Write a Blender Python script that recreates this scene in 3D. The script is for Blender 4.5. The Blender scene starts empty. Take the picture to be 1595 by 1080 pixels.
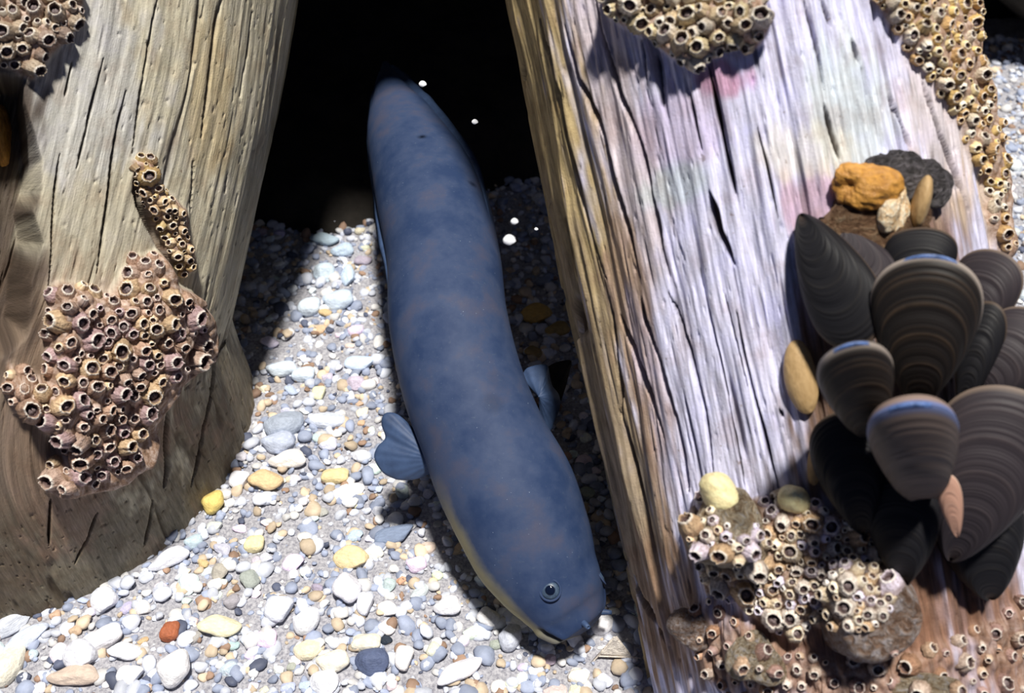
import bpy, math, random
import numpy as np
from mathutils import Vector, Matrix
from mathutils.bvhtree import BVHTree

random.seed(7)
rng = np.random.default_rng(11)
SC = bpy.context.scene
COL = SC.collection

# ------------------------------------------------------------------ camera
W, HPX, F, CAMH, PITCH = 1595, 1080, 1710.0, 0.58, math.radians(45)
CAM = np.array([0.0, 0.0, CAMH])
FW = np.array([0, math.cos(PITCH), -math.sin(PITCH)])
UP = np.array([0, math.sin(PITCH), math.cos(PITCH)])
RT = np.array([1.0, 0, 0])
cd = bpy.data.cameras.new('camera')
cam = bpy.data.objects.new('camera', cd)
COL.objects.link(cam)
cam.location = CAM
cam.rotation_euler = (math.pi / 2 - PITCH, 0, 0)
cd.sensor_width = 36
cd.lens = 36 * F / W
cd.clip_start = 0.01
cd.dof.use_dof = True
cd.dof.focus_distance = 0.66
cd.dof.aperture_fstop = 10.0
SC.camera = cam

# ------------------------------------------------------------------ light and exposure
SC.view_settings.view_transform = 'Standard'
SC.view_settings.look = 'None'
SC.view_settings.exposure = 0.0
SC.view_settings.gamma = 1.0
SC.view_settings.use_curve_mapping = False
world = bpy.data.worlds.new('water_light')
SC.world = world
world.use_nodes = True
bgn = world.node_tree.nodes['Background']
bgn.inputs[0].default_value = (0.38, 0.52, 1.0, 1)
bgn.inputs[1].default_value = 0.085
sd = bpy.data.lights.new('overhead_sun', 'SUN')
sd.energy = 5.6
sd.color = (1.0, 0.95, 0.86)
sd.angle = math.radians(5.0)
sun = bpy.data.objects.new('overhead_sun', sd)
COL.objects.link(sun)
TO_SUN = Vector((0.075, -0.12, 1.0)).normalized()
sun.rotation_euler = TO_SUN.to_track_quat('Z', 'Y').to_euler()
sun.location = TO_SUN * 3


# ------------------------------------------------------------------ geometry helpers
def ray(px, py):
    return FW + RT * (px - W / 2) / F - UP * (py - HPX / 2) / F


def on_plane(px, py, z=0.0):
    d = ray(px, py)
    return CAM + d * ((CAMH - z) / -d[2])


def at_depth(px, py, depth):
    return CAM + ray(px, py) * depth


def project(P):
    Q = np.asarray(P) - CAM
    z = Q @ FW
    z = np.where(np.abs(z) < 1e-6, 1e-6, z)
    return W / 2 + F * (Q @ RT) / z, HPX / 2 - F * (Q @ UP) / z, z


def smooth(a, b, x):
    t = np.clip((x - a) / (b - a), 0, 1)
    return t * t * (3 - 2 * t)


def mesh_np(name, V, faces, smooth_shade=True):
    """faces: int array (n,3) or (n,4), or list of such arrays"""
    if not isinstance(faces, (list, tuple)):
        faces = [faces]
    me = bpy.data.meshes.new(name)
    V = np.asarray(V, dtype=np.float32)
    me.vertices.add(len(V))
    me.vertices.foreach_set('co', V.ravel())
    nl = sum(f.size for f in faces)
    npoly = sum(len(f) for f in faces)
    me.loops.add(nl)
    me.polygons.add(npoly)
    li = np.concatenate([f.ravel() for f in faces]).astype(np.int32)
    tot = np.concatenate([np.full(len(f), f.shape[1]) for f in faces]).astype(np.int32)
    st = np.concatenate([[0], np.cumsum(tot)[:-1]]).astype(np.int32)
    me.loops.foreach_set('vertex_index', li)
    me.polygons.foreach_set('loop_start', st)
    me.polygons.foreach_set('loop_total', tot)
    me.polygons.foreach_set('use_smooth', np.full(npoly, smooth_shade))
    me.update(calc_edges=True)
    me.validate()
    return me


def link(name, me, mat=None, parent=None):
    o = bpy.data.objects.new(name, me)
    COL.objects.link(o)
    if mat is not None:
        if len(me.materials) == 0:
            me.materials.append(mat)
    if parent is not None:
        o.parent = parent
    return o


def empty(name, loc=(0, 0, 0)):
    o = bpy.data.objects.new(name, None)
    o.empty_display_size = 0.01
    o.location = loc
    COL.objects.link(o)
    return o


def tag(o, label=None, cat=None, group=None, kind=None):
    if label: o['label'] = label
    if cat: o['category'] = cat
    if group: o['group'] = group
    if kind: o['kind'] = kind
    return o


def attr(me, name, data, typ='FLOAT'):
    a = me.attributes.new(name, typ, 'POINT')
    d = np.asarray(data, dtype=np.float32)
    if typ == 'FLOAT':
        a.data.foreach_set('value', d.ravel())
    elif typ == 'FLOAT_COLOR':
        if d.shape[1] == 3:
            d = np.c_[d, np.ones(len(d), dtype=np.float32)]
        a.data.foreach_set('color', d.astype(np.float32).ravel())
    else:
        a.data.foreach_set('vector', d.ravel())


def grid_faces(nu, nv, wrap_u=False):
    """vertex index = v*nu + u"""
    uu = np.arange(nu if wrap_u else nu - 1)
    vv = np.arange(nv - 1)
    U, V = np.meshgrid(uu, vv)
    U = U.ravel(); V = V.ravel()
    U1 = (U + 1) % nu
    return np.stack([V * nu + U, V * nu + U1, (V + 1) * nu + U1, (V + 1) * nu + U], 1)


def lattice(seed, u, v, nu, nv, wrap_u=True):
    """smooth value noise; u, v in 0..1, nu x nv cells, periodic in u"""
    r = np.random.default_rng(seed)
    G = r.random((nv + 2, nu + 1))
    G[:, nu] = G[:, 0]
    x = np.clip(u, 0, 0.999999) * nu if not wrap_u else (u % 1.0) * nu
    y = np.clip(v, 0, 0.999999) * nv
    xi = np.minimum(x.astype(int), nu - 1); yi = np.minimum(y.astype(int), nv)
    fx = x - xi; fy = y - yi
    fx = fx * fx * (3 - 2 * fx); fy = fy * fy * (3 - 2 * fy)
    return ((G[yi, xi] * (1 - fx) + G[yi, xi + 1] * fx) * (1 - fy)
            + (G[yi + 1, xi] * (1 - fx) + G[yi + 1, xi + 1] * fx) * fy)


def seg_dist(px, py, pts):
    """distance of pixels to a polyline, and the 0..1 position along it"""
    best = np.full(px.shape, 1e9); tt = np.zeros(px.shape)
    n = len(pts) - 1
    for i in range(n):
        ax, ay = pts[i]; bx, by = pts[i + 1]
        dx, dy = bx - ax, by - ay
        t = np.clip(((px - ax) * dx + (py - ay) * dy) / (dx * dx + dy * dy), 0, 1)
        d = np.hypot(px - ax - t * dx, py - ay - t * dy)
        m = d < best
        best = np.where(m, d, best); tt = np.where(m, (i + t) / n, tt)
    return best, tt


def poly_sd(px, py, poly):
    """signed distance to polygon (positive inside)"""
    d, _ = seg_dist(px, py, list(poly) + [poly[0]])
    ins = np.zeros(px.shape, bool)
    n = len(poly)
    for i in range(n):
        x0, y0 = poly[i]; x1, y1 = poly[(i + 1) % n]
        c = ((y0 > py) != (y1 > py))
        with np.errstate(divide='ignore', invalid='ignore'):
            xi = (x1 - x0) * (py - y0) / (y1 - y0 + 1e-12) + x0
        ins ^= c & (px < xi)
    return np.where(ins, d, -d)


# ------------------------------------------------------------------ material helpers
class NT:
    def __init__(self, name):
        self.m = bpy.data.materials.new(name)
        self.m.use_nodes = True
        self.t = self.m.node_tree
        self.b = self.t.nodes['Principled BSDF']

    def n(self, typ, **kw):
        nd = self.t.nodes.new(typ)
        for k, v in kw.items():
            if k.startswith('i_'):
                key = k[2:]
                key = int(key) if key.isdigit() else key.replace('_', ' ')
                nd.inputs[key].default_value = v
            else:
                setattr(nd, k, v)
        return nd

    def l(self, a, b):
        self.t.links.new(a, b)

    def attr(self, name):
        return self.n('ShaderNodeAttribute', attribute_name=name)

    def ramp(self, src, stops):
        r = self.n('ShaderNodeValToRGB')
        e = r.color_ramp.elements
        while len(e) < len(stops):
            e.new(0.5)
        for k, (p, c) in enumerate(stops):
            e[k].position = p
            e[k].color = (c[0], c[1], c[2], 1) if not isinstance(c, (int, float)) else (c, c, c, 1)
        self.l(src, r.inputs[0])
        return r.outputs[0]

    def mix(self, fac, a, b, mode='MIX'):
        x = self.n('ShaderNodeMix', data_type='RGBA', blend_type=mode)
        for s, v in ((x.inputs[0], fac), (x.inputs[6], a), (x.inputs[7], b)):
            if hasattr(v, 'type') and hasattr(v, 'links'):
                self.l(v, s)
            elif isinstance(v, (int, float)):
                s.default_value = v
            else:
                s.default_value = (*v, 1)
        return x.outputs[2]

    def noise(self, scale, detail=4, rough=0.6, vec=None, dist=0.0):
        x = self.n('ShaderNodeTexNoise')
        x.inputs['Scale'].default_value = scale
        x.inputs['Detail'].default_value = detail
        x.inputs['Roughness'].default_value = rough
        x.inputs['Distortion'].default_value = dist
        if vec is not None:
            self.l(vec, x.inputs['Vector'])
        return x.outputs[0]

    def bump(self, h, strength=0.5, dist=0.001, normal=None):
        x = self.n('ShaderNodeBump')
        x.inputs['Strength'].default_value = strength
        x.inputs['Distance'].default_value = dist
        self.l(h, x.inputs['Height'])
        if normal is not None:
            self.l(normal, x.inputs['Normal'])
        return x.outputs[0]

    def out(self, col, rough=0.8, normal=None, spec=0.3):
        if hasattr(col, 'links'):
            self.l(col, self.b.inputs['Base Color'])
        else:
            self.b.inputs['Base Color'].default_value = (*col, 1)
        self.b.inputs['Roughness'].default_value = rough
        self.b.inputs['Specular IOR Level'].default_value = spec
        if normal is not None:
            self.l(normal, self.b.inputs['Normal'])
        return self.m


def mat_wood(name, streak=0.55):
    k = NT(name)
    g = k.attr('grain').outputs['Vector']
    tint = k.attr('tint').outputs['Color']
    crust = k.attr('crust').outputs['Fac']
    crack = k.attr('crack').outputs['Fac']
    mp = k.n('ShaderNodeMapping'); mp.inputs['Scale'].default_value = (1, 0.07, 1); k.l(g, mp.inputs[0])
    n1 = k.noise(420, 5, 0.65, mp.outputs[0], 0.4)
    n2 = k.noise(1500, 3, 0.6, mp.outputs[0])
    n3 = k.noise(60, 4, 0.6, g)
    c = k.mix(1.0, tint, k.ramp(n1, [(0.30, 1.0 - streak), (0.50, 0.86), (0.72, 1.22)]), 'MULTIPLY')
    c = k.mix(1.0, c, k.ramp(n2, [(0.3, 0.78), (0.7, 1.15)]), 'MULTIPLY')
    c = k.mix(0.8, c, k.ramp(n3, [(0.3, (0.78, 0.70, 0.66)), (0.5, (1, 1, 1)), (0.7, (1.04, 1.04, 1.16))]), 'MULTIPLY')
    sp = k.noise(260, 2, 0.5, g)
    c = k.mix(k.ramp(sp, [(0.70, 0.0), (0.76, 0.55)]), c, (0.16, 0.09, 0.05))
    c = k.mix(k.ramp(crack, [(0.0, 0.0), (1.0, 0.92)]), c, (0.055, 0.032, 0.018))
    # crusted growth between the barnacles
    cr = k.ramp(k.noise(330, 5, 0.7, g), [(0.25, (0.07, 0.045, 0.03)), (0.45, (0.30, 0.19, 0.13)), (0.6, (0.52, 0.40, 0.34)), (0.75, (0.70, 0.62, 0.52))])
    c = k.mix(crust, c, cr)
    nb = k.bump(n1, 0.55, 0.0012)
    nb = k.bump(k.noise(900, 3, 0.7, g), 0.4, 0.0008, nb)
    return k.out(c, 0.72, nb, 0.25)


def mat_stone(name, use_attr):
    k = NT(name)
    if use_attr:
        base = k.attr('stone').outputs['Color']
    else:
        base = k.n('ShaderNodeObjectInfo').outputs['Color']
    co = k.n('ShaderNodeTexCoord').outputs['Object']
    n = k.noise(160 if use_attr else 3.0, 4, 0.6, co)
    c = k.mix(1.0, base, k.ramp(n, [(0.3, 0.80), (0.7, 1.12)]), 'MULTIPLY')
    return k.out(c, 0.62, k.bump(n, 0.25, 0.001 if use_attr else 0.1), 0.35)


def mat_shell(name, dark, light, edge):
    """mussel valve: rings follow the 'ring' attribute"""
    k = NT(name)
    r = k.attr('ring').outputs['Fac']
    co = k.n('ShaderNodeTexCoord').outputs['Object']
    m = k.n('ShaderNodeMath', operation='MULTIPLY'); k.l(r, m.inputs[0]); m.inputs[1].default_value = 15
    cx = k.n('ShaderNodeCombineXYZ'); k.l(m.outputs[0], cx.inputs[0])
    rings = k.noise(1.0, 3, 0.6, cx.outputs[0])
    c = k.ramp(rings, [(0.50, dark), (0.64, [(2 * a + b) / 3 for a, b in zip(dark, light)]), (0.76, light)])
    c = k.mix(k.ramp(k.noise(2.5, 4, 0.6, co), [(0.35, 0.0), (0.7, 0.55)]), c, dark)
    c = k.mix(k.ramp(r, [(0.0, 0.5), (0.12, 0.0), (0.972, 0.0), (0.992, 0.8)]), c, edge)
    n = k.bump(rings, 0.25, 0.012)
    return k.out(c, 0.55, n, 0.22)


def mat_plain(name, col, col2=None, scale=200, rough=0.7, spec=0.3, bump=0.3, dist=0.0008):
    k = NT(name)
    co = k.n('ShaderNodeTexCoord').outputs['Object']
    n = k.noise(scale, 5, 0.65, co)
    c = k.ramp(n, [(0.32, col2 or [v * 0.6 for v in col]), (0.62, col)])
    return k.out(c, rough, k.bump(n, bump, dist), spec)


M_LEFT = mat_wood('weathered_grey_wood', 0.45)
M_RIGHT = mat_wood('bleached_lilac_wood', 0.50)
M_GRIT = mat_stone('gravel_stone', True)
M_PEB = mat_stone('pebble_stone', False)
M_SAND = mat_plain('coarse_sand', (0.46, 0.46, 0.50), (0.18, 0.18, 0.22), 500, 0.9, 0.2, 0.6)
M_WALL = mat_plain('dark_tank_wall', (0.006, 0.007, 0.009), (0.003, 0.003, 0.004), 20, 0.9, 0.1)
M_ROCK = mat_plain('dark_rock', (0.030, 0.026, 0.022), (0.010, 0.009, 0.008), 30, 0.85, 0.2, 0.5, 0.004)
M_BLOCKER = mat_plain('dark_blocker', (0.08, 0.06, 0.04), (0.03, 0.02, 0.015), 60, 0.9, 0.2)

# ------------------------------------------------------------------ setting: floor, back wall
GX0, GX1, GY0, GY1 = -0.75, 0.95, 0.10, 1.08


def ground_h(x, y):
    u = (x - GX0) / (GX1 - GX0); v = (y - GY0) / (GY1 - GY0)
    h = (lattice(1, u, v, 9, 6, False) - 0.5) * 0.010 + (lattice(2, u, v, 34, 22, False) - 0.5) * 0.004
    return h - 0.004


nx, ny = 340, 200
X, Y = np.meshgrid(np.linspace(GX0, GX1, nx), np.linspace(GY0, GY1, ny))
Z = ground_h(X, Y) + (lattice(3, (X - GX0) / 1.7, (Y - GY0), 260, 160, False) - 0.5) * 0.003
fl = link('floor', mesh_np('floor', np.stack([X, Y, Z], -1).reshape(-1, 3), grid_faces(nx, ny)), M_SAND)
tag(fl, kind='structure')


def box_mesh(name, x0, x1, y0, y1, z0, z1):
    V = [(x, y, z) for z in (z0, z1) for y in (y0, y1) for x in (x0, x1)]
    Fq = np.array([(0, 2, 3, 1), (4, 5, 7, 6), (0, 1, 5, 4), (2, 6, 7, 3), (0, 4, 6, 2), (1, 3, 7, 5)])
    return mesh_np(name, V, Fq, False)


tag(link('wall_back', box_mesh('wall_back', -1.1, 1.3, 1.08, 1.12, -0.05, 1.0), M_WALL), kind='structure')

# ------------------------------------------------------------------ wooden posts
CLUSTERS = {
    'left_upper': dict(post='L', poly=[(-30, -30), (122, -30), (126, 30), (105, 62), (78, 85), (50, 118), (20, 105), (-30, 100)], lift=.010, r=(11, 19), gap=.88),
    'left_sliver': dict(post='L', poly=[(205, 250), (238, 238), (252, 290), (285, 330), (300, 390), (305, 420), (285, 435), (262, 390), (240, 345), (214, 300)], lift=.008, r=(7, 12), gap=.88),
    'left_big': dict(post='L', poly=[(75, 450), (130, 440), (170, 462), (205, 400), (240, 395), (262, 440), (300, 450), (318, 510), (322, 560), (262, 600), (235, 660), (215, 715), (185, 745), (120, 768), (70, 765), (75, 715), (95, 690), (55, 655), (20, 640), (5, 600), (12, 565), (45, 575), (75, 600), (66, 520)], lift=.017, r=(11, 19), gap=.86),
    'right_top': dict(post='R', poly=[(938, -30), (1192, -30), (1196, 40), (1175, 78), (1130, 80), (1085, 108), (1050, 88), (1015, 62), (975, 38), (945, 22)], lift=.012, r=(11, 20), gap=.88),
    'right_edge': dict(post='R', poly=[(1345, -30), (1520, -30), (1552, 120), (1576, 260), (1592, 400), (1560, 405), (1530, 290), (1490, 190), (1445, 120), (1400, 65)], lift=.008, r=(8, 14), gap=.9),
    'right_foot': dict(post='R', poly=[(1192, 770), (1250, 768), (1300, 800), (1350, 830), (1395, 890), (1390, 960), (1340, 990), (1262, 970), (1245, 1000), (1205, 985), (1150, 940), (1105, 925), (1085, 880), (1065, 830), (1085, 770), (1150, 800)], lift=.006, r=(9, 19), gap=.86),
    'right_bottom': dict(post='R', poly=[(1075, 935), (1110, 935), (1150, 960), (1215, 1010), (1300, 1030), (1480, 1000), (1595, 930), (1640, 1110), (1150, 1110), (1090, 1050)], lift=.004, r=(8, 17), gap=1.5),
}

R_CR = [([(1103, 105), (1125, 220), (1143, 300)], 7), ([(1105, 300), (1120, 360), (1143, 412)], 9), ([(1250, 0), (1275, 90), (1285, 140)], 5),
        ([(1287, 165), (1300, 215), (1310, 250)], 6), ([(1326, 65), (1340, 100)], 9), ([(1340, 100), (1350, 150)], 4),
        ([(925, 0), (933, 53), (959, 134), (992, 220), (1024, 346), (1045, 432)], 8), ([(838, 30), (845, 65), (874, 155), (898, 285), (922, 391), (937, 436)], 6),
        ([(880, 40), (902, 122), (943, 212), (959, 285), (984, 387), (996, 432)], 6), ([(1002, 65), (1008, 134)], 4), ([(1022, 90), (1033, 163)], 6),
        ([(1075, 145), (1085, 196), (1094, 236)], 4), ([(1181, 196), (1196, 253), (1212, 338)], 3.5), ([(995, 466), (1001, 497), (1025, 561), (1047, 645), (1071, 765)], 8),
        ([(958, 497), (980, 547), (1001, 596), (1029, 687)], 8), ([(1043, 455), (1071, 536), (1099, 638), (1113, 747)], 4.5), ([(1149, 487), (1159, 543), (1173, 610), (1191, 684), (1212, 772)], 5.5),
        ([(930, 427), (944, 490), (962, 649), (976, 712), (997, 797)], 4.5), ([(905, 640), (930, 760), (975, 900), (1010, 1010)], 5), ([(940, 800), (985, 900), (1050, 1060)], 4.5),
        ([(815, 100), (835, 240), (850, 330)], 4), ([(870, 340), (890, 430), (905, 560)], 5), ([(1440, 130), (1480, 240), (1510, 330)], 6), ([(1385, 150), (1420, 230)], 5),
        ([(1215, 640), (1222, 650)], 7), ([(1275, 0), (1290, 42)], 4), ([(1130, 460), (1165, 600)], 2.5), ([(1090, 420), (1130, 600), (1160, 760)], 3)]
L_CR = [([(245, 0), (222, 110), (205, 240)], 4), ([(345, 0), (335, 60), (322, 140), (312, 215)], 5), ([(160, 90), (140, 170), (120, 262)], 5), ([(112, 95), (100, 150)], 4),
        ([(195, 140), (178, 240), (165, 330), (150, 430)], 4.5), ([(92, 240), (85, 330), (75, 450)], 4), ([(300, 250), (295, 330)], 3), ([(325, 430), (315, 490)], 4),
        ([(204, 262), (216, 318), (243, 365), (268, 432)], 13), ([(352, 270), (350, 300)], 3), ([(395, 20), (388, 80), (375, 150)], 2.5), ([(265, 620), (262, 690), (258, 760)], 6),
        ([(80, 780), (78, 850)], 5), ([(150, 800), (120, 880)], 4), ([(240, 780), (225, 850)], 4), ([(340, 520), (325, 640), (300, 760)], 4)]


def build_post(key, name, axis, radii, tints, cracks, mat, base_tint, NU=900, NV=760, extra=None, seed=0, relief=1.0, back=(.4, .3, .2)):
    """axis: list of (s, point); a real round timber whose surface carries grain, cracks and crust as relief"""
    ss = np.linspace(0, 1, NV)
    As = np.array([a[0] for a in axis]); Ap = np.array([a[1] for a in axis])
    dense = np.linspace(0, 1, 400)
    C = np.stack([np.interp(dense, As, Ap[:, i]) for i in range(3)], 1)
    ker = np.hanning(61); ker /= ker.sum()                     # round the bend
    Cp = np.concatenate([C[0] + (C[1] - C[0]) * np.arange(-30, 0)[:, None], C, C[-1] + (C[-1] - C[-2]) * np.arange(1, 31)[:, None]])
    C = np.stack([np.convolve(Cp[:, i], ker, 'valid') for i in range(3)], 1)
    Cs = np.stack([np.interp(ss, dense, C[:, i]) for i in range(3)], 1)
    T = np.gradient(Cs, axis=0); T /= np.linalg.norm(T, axis=1)[:, None]
    E1 = np.cross(T, np.array([0, 1.0, 0])); E1 /= np.linalg.norm(E1, axis=1)[:, None]
    E2 = np.cross(T, E1)
    # angle 0 faces +x; more vertices on the side the window sees
    a = np.linspace(0, 1, NU, endpoint=False)
    th = 2 * math.pi * a + 0.62 * np.sin(2 * math.pi * a - 0.0)   # denser around a = 0.5
    th = th + (math.pi / 2 - math.pi) * 0
    # rotate so that the dense side looks to the camera
    mid = Cs[NV // 2]; tc = CAM - mid
    ang = math.atan2(tc @ E2[NV // 2], tc @ E1[NV // 2])
    th = th - math.pi + ang
    rr = np.interp(ss, [r[0] for r in radii], [r[1] for r in radii])
    TH, S = np.meshgrid(th, ss)
    U = ((TH / (2 * math.pi)) % 1.0)
    R0 = rr[:, None] * (1 + 0.035 * (lattice(seed + 1, U, S, 6, 3) - 0.5) + 0.03 * (lattice(seed + 2, U, S, 14, 5) - 0.5))
    def pos(R):
        return Cs[:, None, :] + R[..., None] * (np.cos(TH)[..., None] * E1[:, None, :] + np.sin(TH)[..., None] * E2[:, None, :])
    P = pos(R0)
    Nn = np.cos(TH)[..., None] * E1[:, None, :] + np.sin(TH)[..., None] * E2[:, None, :]
    px, py, _ = project(P.reshape(-1, 3)); px = px.reshape(TH.shape); py = py.reshape(TH.shape)
    view = CAM - P; view /= np.linalg.norm(view, axis=2)[..., None]
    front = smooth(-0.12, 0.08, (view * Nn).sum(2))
    D = np.zeros(TH.shape); crack = np.zeros(TH.shape); crust = np.zeros(TH.shape)
    wob = (lattice(seed + 5, U, S, 60, 20) - .5)
    Ug = U + 0.004 * (lattice(seed + 6, U, S, 8, 10) - .5)
    # grain relief
    g1 = lattice(seed + 7, Ug, S, 90, 7); g2 = lattice(seed + 8, Ug, S, 230, 16); g3 = lattice(seed + 9, Ug, S, 480, 40)
    amp = 0.6 + 0.9 * lattice(seed + 10, U, S, 5, 4)
    D += relief * amp * ((g1 - .5) * 0.0030 + (g2 - .5) * 0.0018 + (g3 - .5) * 0.0010)
    # many fine natural checks
    fc = lattice(seed + 11, Ug, S, 150, 9) * 0.65 + lattice(seed + 12, Ug, S, 300, 22) * 0.35
    lo = 1 - smooth(0.16, 0.27, fc)
    D -= lo * 0.0022; crack = np.maximum(crack, lo * 0.55)
    # pits
    pt = lattice(seed + 13, U, S, 620, 150)
    D -= smooth(0.86, 0.97, pt) * 0.0010
    for pts, w in cracks:
        x0 = min(p[0] for p in pts) - 30; x1 = max(p[0] for p in pts) + 30
        y0 = min(p[1] for p in pts) - 30; y1 = max(p[1] for p in pts) + 30
        m = (px > x0) & (px < x1) & (py > y0) & (py < y1) & (front > 0.1)
        if not m.any(): continue
        d, t = seg_dist(px[m] + wob[m] * w * 1.6, py[m], pts)
        ww = w * 0.62 * np.clip(4 * t * (1 - t) + 0.30, 0, 1) * (0.5 + 1.0 * lattice(seed + 14, U[m], S[m], 40, 60))
        k = (1 - smooth(0.35, 1.0, d / np.maximum(ww, .5))) * front[m]
        D[m] -= k * (0.0026 + 0.00055 * w)
        crack[m] = np.maximum(crack[m], k)
    for cn, c in CLUSTERS.items():
        if c['post'] != key: continue
        m = (front > 0.02)
        xs = [p[0] for p in c['poly']]; ys = [p[1] for p in c['poly']]
        m &= (px > min(xs) - 60) & (px < max(xs) + 60) & (py > min(ys) - 60) & (py < max(ys) + 60)
        if not m.any(): continue
        sd = poly_sd(px[m], py[m], c['poly']) + (lattice(seed + 15, U[m], S[m], 70, 60) - .5) * 16
        k = smooth(-6, 16, sd) * front[m]
        bumps = lattice(seed + 16, U[m], S[m], 60, 50)
        D[m] += k * c['lift'] * (0.6 + 0.6 * bumps) + k * (lattice(seed + 17, U[m], S[m], 220, 200) - .5) * 0.003
        kc = smooth(-4, 4, sd) * front[m]
        if c['gap'] > 1.2: kc = kc * 0.6 * lattice(seed + 19, U[m], S[m], 50, 50)
        crust[m] = np.maximum(crust[m], kc)
        crack[m] *= 1 - kc
    if extra: D += extra(px, py, front, U, S, seed)
    P = pos(R0 + D)
    tint = np.empty(TH.shape + (3,)); tint[:] = base_tint
    fk = smooth(0.25, 0.95, front)[..., None]                  # sides turned from the camera take the brown flank wood colour
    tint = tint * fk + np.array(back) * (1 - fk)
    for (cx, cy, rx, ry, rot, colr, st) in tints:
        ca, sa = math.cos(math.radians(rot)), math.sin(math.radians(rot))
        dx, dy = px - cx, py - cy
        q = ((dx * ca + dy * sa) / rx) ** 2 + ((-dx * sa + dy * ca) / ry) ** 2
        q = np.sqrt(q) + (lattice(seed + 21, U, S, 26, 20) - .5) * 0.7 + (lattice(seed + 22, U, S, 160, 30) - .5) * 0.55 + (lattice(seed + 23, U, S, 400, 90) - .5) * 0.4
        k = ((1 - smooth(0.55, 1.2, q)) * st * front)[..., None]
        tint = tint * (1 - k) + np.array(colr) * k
    # close both ends
    V = P.reshape(-1, 3)
    faces = grid_faces(NU, NV, True)
    V = np.concatenate([V, Cs[:1], Cs[-1:]])
    n0 = NU * NV
    i = np.arange(NU); j = (i + 1) % NU
    cap = np.concatenate([np.stack([j, i, np.full(NU, n0)], 1), np.stack([i + NU * (NV - 1), j + NU * (NV - 1), np.full(NU, n0 + 1)], 1)])
    me = mesh_np(name, V, [faces, cap])
    L = np.linalg.norm(Cs[-1] - Cs[0])
    gr = np.stack([TH * rr.mean(), S * L, np.zeros_like(S)], -1).reshape(-1, 3)
    pad = lambda A, w: np.concatenate([A, np.zeros((2, w))]) if w > 1 else np.concatenate([A, [0, 0]])
    attr(me, 'grain', pad(gr, 3), 'FLOAT_VECTOR')
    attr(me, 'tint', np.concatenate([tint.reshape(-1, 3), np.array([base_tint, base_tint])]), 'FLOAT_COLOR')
    attr(me, 'crack', pad(crack.ravel(), 1)); attr(me, 'crust', pad(crust.ravel(), 1))
    o = link(name, me, mat)
    # coarse copy of the same surface for resting things on it
    st_u, st_v = 4, 4
    Pc = P[::st_v, ::st_u]
    nv2, nu2 = Pc.shape[:2]
    fc4 = grid_faces(nu2, nv2, True)
    bvh = BVHTree.FromPolygons([tuple(v) for v in Pc.reshape(-1, 3).tolist()], fc4.tolist())
    return o, bvh


def left_extra(px, py, front, U, S, seed):
    # the outer strip of the timber has split away and left a deep recess
    rec = [(-80, 112), (38, 118), (40, 160), (58, 205), (70, 250), (68, 300), (52, 330), (72, 380), (46, 440), (36, 520), (10, 545), (-80, 560)]
    m = front > 0.02
    out = np.zeros(px.shape)
    sd = poly_sd(px[m], py[m], rec) + (lattice(seed + 31, U[m], S[m], 60, 30) - .5) * 18
    out[m] = -smooth(-3, 9, sd) * 0.055 * front[m]
    return out


def right_extra(px, py, front, U, S, seed):
    # torn flank on the shaded side: long ledges
    out = np.zeros(px.shape)
    m = front > 0.02
    led, _ = seg_dist(px[m], py[m], [(785, 0), (860, 330), (905, 600), (1010, 1060)])
    st = lattice(seed + 33, U[m], S[m], 48, 5)
    out[m] = -(1 - smooth(30, 120, led)) * np.abs(st - .5) * 0.012
    return out


LEFT_AXIS = [(0.0, (-0.338, 0.504, -0.05)), (0.30, (-0.342, 0.500, 0.10)), (0.55, (-0.300, 0.64, 0.235)), (1.0, (-0.222, 0.89, 0.52))]
LEFT_R = [(0, 0.157), (0.30, 0.154), (0.5, 0.156), (1, 0.148)]
RIGHT_AXIS = [(0.0, (0.2177, 0.255, -0.06)), (0.18, (0.1898, 0.3152, 0.02)), (0.60, (0.1129, 0.555, 0.300)), (1.0, (0.0492, 0.75, 0.52))]
RIGHT_R = [(0, 0.130), (0.18, 0.112), (0.6, 0.1155), (1, 0.111)]

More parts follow.
